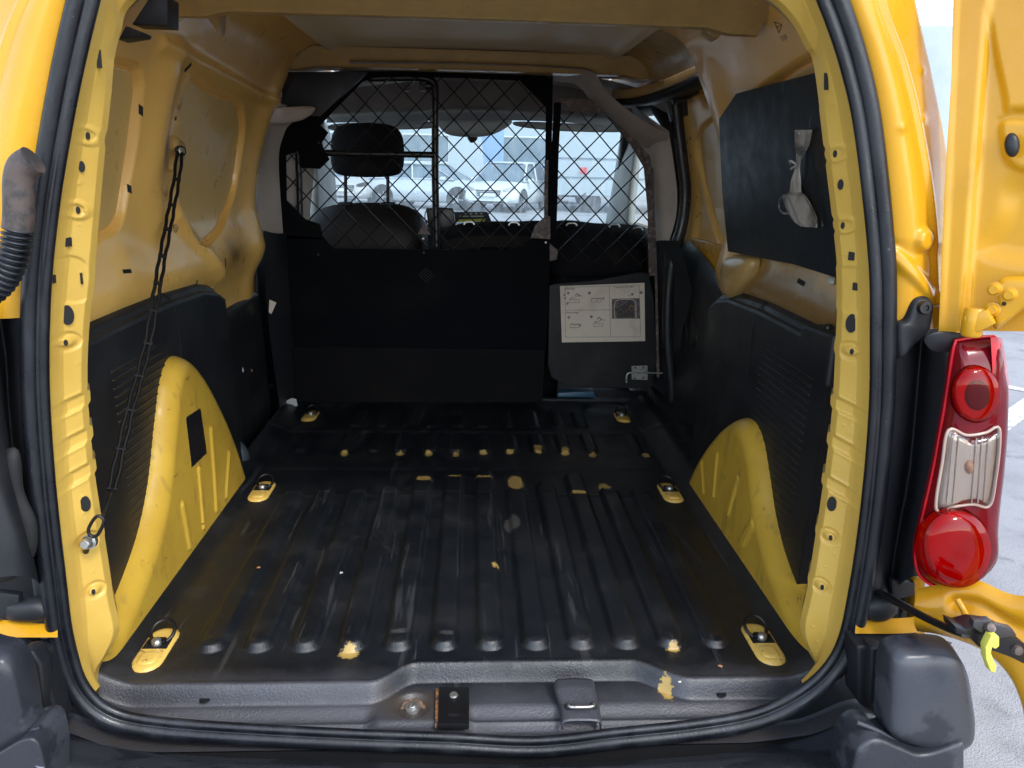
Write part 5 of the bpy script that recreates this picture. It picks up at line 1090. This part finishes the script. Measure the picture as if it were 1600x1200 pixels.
# ================================================================== RUBBER STRAP ON THE LEFT
rs = thing('rubber_strap', PX(145, 835, -.60), 'black rubber ladder strap hooked between the left wall and the door frame', 'strap')
sx_ = -.612
nodes = [(281, 238), (276, 280), (269, 320), (262, 358), (254, 400), (247, 442), (240, 486), (231, 537), (218, 588), (203, 641), (189, 702), (175, 764)]
NP = [PX(a, b, sx_+.012*math.sin(math.pi*i/12)) for i, (a, b) in enumerate(nodes)]
tv = NP[-1]-NP[0]; tv /= np.linalg.norm(tv); sn = np.cross(tv, NP[5]-CAM); sn /= np.linalg.norm(sn)
for i in range(len(NP)-1):
    a, b = NP[i], NP[i+1]; md = (a+b)/2; w_ = .0060
    for sg in (1, -1): tube('strap_strand', smooth_curve([a+sn*sg*.0046, a*.8+b*.2+sn*sg*w_*.75, md+sn*sg*w_, a*.2+b*.8+sn*sg*w_*.75, b+sn*sg*.0046], 14), .0035, m_rub, rs, 8)
    tube('strap_bridge', [b-sn*.0080, b, b+sn*.0080], .0040, m_rub, rs, 8)
up0 = PX(282, 236, -.618)
lathe('strap_eye', up0, (1, -.8, .1), [(.006, .005), (.011, .004), (.012, -.002), (.006, -.004)], m_seal, rs, 20); lathe('strap_bolt', up0, (1, -.8, .1), [(0, .008), (.004, .008), (.005, .006), (.0075, .0055), (.008, 0), (.008, -.02)], m_zinc, rs, 14)
lw = PY(140, 846, 1.095); rg = PY(152, 822, 1.09)
tube('strap_tail', [NP[-1], PY(160, 808, 1.095)], .0022, m_seal, rs, 6)
qa = [PY(a, b, 1.088) for a, b in ((143, 838), (138, 828), (146, 812), (154, 806), (162, 812), (160, 822), (152, 836))]
tube('steel_hook', smooth_curve(qa, 50, True), .0026, m_blkm, rs, 8, True)
lathe('hook_bolt', lw, (0, -1, .15), [(0, .017), (.006, .017), (.0085, .014), (.0085, .004), (.0115, .004), (.0115, -.004)], m_zinc, rs, 6 if False else 12)
tube('hook_shackle', [PY(133, 843, 1.085), PY(137, 850, 1.09), PY(134, 862, 1.10)], .0045, m_blkm, rs, 8)

# ================================================================== CRUMBS AND LEAVES LYING ABOUT
def crumb(px, py, r, m, name, lab, cat):
    p, n_ = hit(bf, px, py, .0006)
    if p is None: return
    k = 6+int(rng.integers(3)); pts = [p+np.array((r*(.6+.7*rng.random())*math.cos(t), r*(.5+.6*rng.random())*math.sin(t), .0006+.002*rng.random())) for t in np.linspace(0, 2*math.pi, k, endpoint=False)]
    o = pillow(name, pts, (0, 0, 1), .0015, m, None, 3, n=0); tag(o, lab, cat)
crumb(404, 888, .006, m_leaf, 'leaf_scrap', 'small brown leaf scrap lying on the left ribs of the black floor', 'leaf scrap')
crumb(1125, 1042, .0048, m_leaf, 'leaf_scrap', 'tiny brown leaf scrap on the floor beside the rear right lashing ring', 'leaf scrap')
crumb(533, 896, .0045, m_crumb, 'pale_chip', 'tiny pale chip on the floor left of the middle ribs', 'chip')
crumb(1062, 1066, .003, m_crumb, 'pale_chip', 'tiny pale speck on the sill edge right of the latch bracket', 'chip')
for px, py, lab in ((378, 578, 'thin pale splinter upper left on the black trim before the guard'), (392, 579, 'short brown flake on the black trim before the guard')):
    p = PX(px, py, -.702); o = pillow('trim_flake', [p+np.array((.003, .007*math.cos(t)*(.4 if px < 385 else 1), .009*math.sin(t)*(1 if px < 385 else .5))) for t in np.linspace(0, 2*math.pi, 7, endpoint=False)], (1, 0, 0), .002, m_crumb if px < 385 else m_leaf, None, 3, n=0); tag(o, lab, 'flake')

# ================================================================== OUTSIDE, AHEAD OF THE VAN
def car(name, loc, rz, paint, label, kind, L=4.2, W=1.8, H=1.55):
    root = thing(name, (loc[0], loc[1], GZ), label, 'car')
    c, s_ = math.cos(rz), math.sin(rz)
    def Wd(p): x, y, z = p; return (loc[0]+c*x-s_*y, loc[1]+s_*x+c*y, GZ+z)
    # x along the length (front = +x), y across
    st = np.array([[-.5, .34, .55, .88], [-.49, .30, .78, .92], [-.44, .24, .95, .96], [-.25, .22, 1.0, 1.0], [0, .22, 1.0, 1.0], [.2, .22, .98, 1.0], [.30, .24, .94, .99], [.42, .26, .82, .95], [.485, .30, .66, .90], [.5, .36, .52, .84]])
    rows = []
    for x, z0, z1, wd in st:
        hw = W/2*wd; zt = z1*.98
        prof = [(-hw*.8, z0), (-hw, z0+.08), (-hw*1.0, (z0+zt)/2), (-hw*.96, zt-.05), (-hw*.86, zt), (0, zt+.03), (hw*.86, zt), (hw*.96, zt-.05), (hw, (z0+zt)/2), (hw, z0+.08), (hw*.8, z0), (0, z0)]
        rows.append([Wd((x*L, a, b)) for a, b in prof])
    body = grid('body', np.array([[np.array(p) for p in r] for r in rows]), paint, root, cv=True)
    for r in (rows[0], rows[-1]): mesh('body_end', r, [tuple(range(len(r)))], paint, root, False)
    # cabin
    cb = [(-.44, .95, .72), (-.34, H-.02, .62), (-.05, H, .64), (.08, H-.06, .62), (.27, .98, .74)]
    G = []
    for x, z, wd in cb:
        hw = W/2*wd*1.25 if z < 1 else W/2*wd*1.1
        G.append([Wd((x*L, -W/2*.93, .94)), Wd((x*L, -hw, z-.03)), Wd((x*L, -hw*.9, z)), Wd((x*L, hw*.9, z)), Wd((x*L, hw, z-.03)), Wd((x*L, W/2*.93, .94))])
    roof = grid('roof', np.array(G)[1:4, 1:5], paint, root)
    mesh('side_glass', [G[k][0] if k in (0, 4) else G[k][1] for k in range(5)]+[G[k][0] for k in (3, 2, 1)], [(0, 1, 2, 3, 4, 5, 6, 7)], m_facd, root, False)
    mesh('side_glass', [G[k][5] if k in (0, 4) else G[k][4] for k in range(5)]+[G[k][5] for k in (3, 2, 1)], [(0, 1, 2, 3, 4, 5, 6, 7)], m_facd, root, False)
    mesh('front_glass', [G[3][1], G[3][4], G[4][5], G[4][0]], [(0, 1, 2, 3)], m_facd, root, False); mesh('rear_glass', [G[1][1], G[1][4], G[0][5], G[0][0]], [(0, 1, 2, 3)], m_facd, root, False)
    for sd_ in (-1, 1):
        tube('window_surround', [Wd((a*L, sd_*W/2*b, z)) for a, b, z in ((-.44, .94, .95), (-.34, .76, H-.03), (.08, .75, H-.07), (.27, .94, .97), (-.44, .95, .95))], .03, paint, root, 6)
        tube('window_post', [Wd((-.06*L, sd_*W/2*.95, .95)), Wd((-.08*L, sd_*W/2*.78, H-.04))], .03, paint, root, 6)
    for a in (-.31, .31):
        for sd_ in (-1, 1):
            ax = (c*0-s_*sd_, s_*0+c*sd_, 0); wc = Wd((a*L, sd_*W/2*.90, .34))
            wh = lathe('wheel', wc, ax, [(.20, .10), (.32, .10), (.34, .06), (.34, -.10), (.2, -.10)], m_tyre, root, 24); lathe('rim', wc, ax, [(0, .09), (.05, .10), (.07, .07), (.19, .085), (.21, .11), (.22, .08)], m_rim, wh, 20)
            for k in range(5): 
                t = 2*math.pi*k/5; u = np.array(Wd((a*L+.2*math.cos(t), sd_*W/2*.98, .34+.2*math.sin(t)))); tube('spoke', [np.array(wc)+np.array(ax)*.1, u+np.array(ax)*.02], .025, m_rim, wh, 5)
            lathe('wheel_arch_gap', Wd((a*L, sd_*W/2*.965, .36)), ax, [(0, 0.05), (.38, .05), (.40, .03)], m_drk, root, 24)
    for sd_ in (-1, 1):
        pillow('headlight', [Wd((L*x_, sd_*y_, z_)) for x_, y_, z_ in ((.485, .45, .70), (.475, .62, .78), (.44, .80, .82), (.45, .80, .70), (.48, .65, .62))], (c, s_, 0), .04, m_greyl if kind else m_tyre, root, 5)
        box('mirror', Wd((.20*L, sd_*W/2*1.08, 1.0)), (.18, .12, .12), paint, root, .03)
    prism('grille', [Wd((L*.497, y_, z_)) for y_, z_ in ((-.42, .70), (.42, .70), (.36, .50), (-.36, .50))], (c*.03, s_*.03, 0), m_tyre, root, .005)
    for k in range(3): prism('grille_bar', [Wd((L*.506, y_, .54+k*.05+dz)) for y_, dz in ((-.38, 0), (.38, 0), (.38, .015), (-.38, .015))], (c*.02, s_*.02, 0), m_rim, root)
    prism('number_plate', [Wd((L*.512, y_, z_)) for y_, z_ in ((-.26, .60), (.26, .60), (.26, .50), (-.26, .50))], (c*.012, s_*.012, 0), m_wht, root)
    prism('lower_intake', [Wd((L*.492, y_, z_)) for y_, z_ in ((-.55, .42), (.55, .42), (.48, .30), (-.48, .30))], (c*.03, s_*.03, 0), m_tyre, root)
    return root
def gpt(px, py): p = PZ(px, py, GZ); return p
p_ = gpt(680, 328); car('parked_car', (p_[0]-.2, p_[1]+1.2), R(-22), m_silv, 'silver saloon car seen side-on through the windscreen, left of the white one', 0, 4.4, 1.8, 1.5)
p_ = gpt(802, 336); car('parked_car', (p_[0]+.0, p_[1]+2.8), R(-112), m_wht, 'white car with dark grille facing the van, right of the silver one', 1, 4.0, 1.85, 1.58)
p_ = gpt(858, 322); car('parked_car', (p_[0]+.5, p_[1]+4), R(-75), m_bluew, 'dark blue car partly hidden behind the white car, in front of the trailer', 0, 4.0, 1.75, 1.5)
p_ = gpt(560, 326); car('parked_car', (p_[0]-.3, p_[1]+3.0), R(-100), m_greyl, 'pale grey car seen through the mesh below the driver headrest', 0, 4.1, 1.8, 1.5)
fb = thing('commercial_building', (0, 46, GZ), 'pale building front across the yard ahead of the van', 'building')
prism('facade_wall', [(-40, 46, GZ), (45, 46, GZ), (45, 46, 9), (-40, 46, 9)], (0, 8, 0), m_fac, fb, 0)
for k in range(12):
    x = -32+k*5.6; w0 = prism('window', [(x, 45.95, .9), (x+2.6, 45.95, .9), (x+2.6, 45.95, 2.4), (x, 45.95, 2.4)], (0, .1, 0), m_facd, fb)
    tube('window_frame', [(x, 45.93, .9), (x+2.6, 45.93, .9), (x+2.6, 45.93, 2.4), (x, 45.93, 2.4)], .06, m_wht, w0, 4, True)
o = prism('blue_banner', [PY(752, 205, 40), PY(788, 203, 40), PY(786, 268, 40), PY(756, 262, 40)], (0, .1, 0), m_bluew, None, .01); tag(o, 'tall blue banner standing before the pale building ahead', 'banner')
tk = thing('box_trailer', (*PZ(925, 345, GZ)[:2], GZ), 'grey box trailer parked on the right beyond the windscreen', 'trailer')
c0 = PZ(925, 338, GZ); tw = 4.2
prism('box_body', [(c0[0]-1.1, c0[1]+2, GZ+.55), (c0[0]+tw, c0[1]+1.0, GZ+.55), (c0[0]+tw, c0[1]+1.0, GZ+3.2), (c0[0]-1.1, c0[1]+2, GZ+3.2)], (.3, 5, 0), m_truck, tk, .03)
for z in (1.1, 1.7): prism('body_rail', [(c0[0]-1.1, c0[1]+1.97, GZ+z), (c0[0]+tw, c0[1]+.97, GZ+z), (c0[0]+tw, c0[1]+.97, GZ+z+.05), (c0[0]-1.1, c0[1]+1.97, GZ+z+.05)], (0, .02, 0), m_facd, tk)
prism('rear_light', [(c0[0]-.2, c0[1]+1.7, GZ+1.25), (c0[0]+.0, c0[1]+1.68, GZ+1.25), (c0[0]+.0, c0[1]+1.68, GZ+1.45), (c0[0]-.2, c0[1]+1.7, GZ+1.45)], (0, -.03, 0), m_redp, tk)
for x in (.2, 3.0): lathe('wheel', (c0[0]+x, c0[1]+1.9, GZ+.36), (0, -1, 0), [(0, .1), (.2, .1), (.34, .12), (.36, .08), (.36, -.1)], m_tyre, tk, 20)
# cables in the sky at the right
for k, (y0, y1) in enumerate(((16, 14), (24, 21))):
    a = PY(1440, y0, 30); b = PY(1500, y1, 30); d = (b-a); o = tube('overhead_cable', [a-d*6, a, b, b+d*6], .022, m_truck, None, 6); tag(o, ('upper' if k == 0 else 'lower')+' of two thin cables crossing the sky beside the open rear door', 'cable', 'overhead cables')
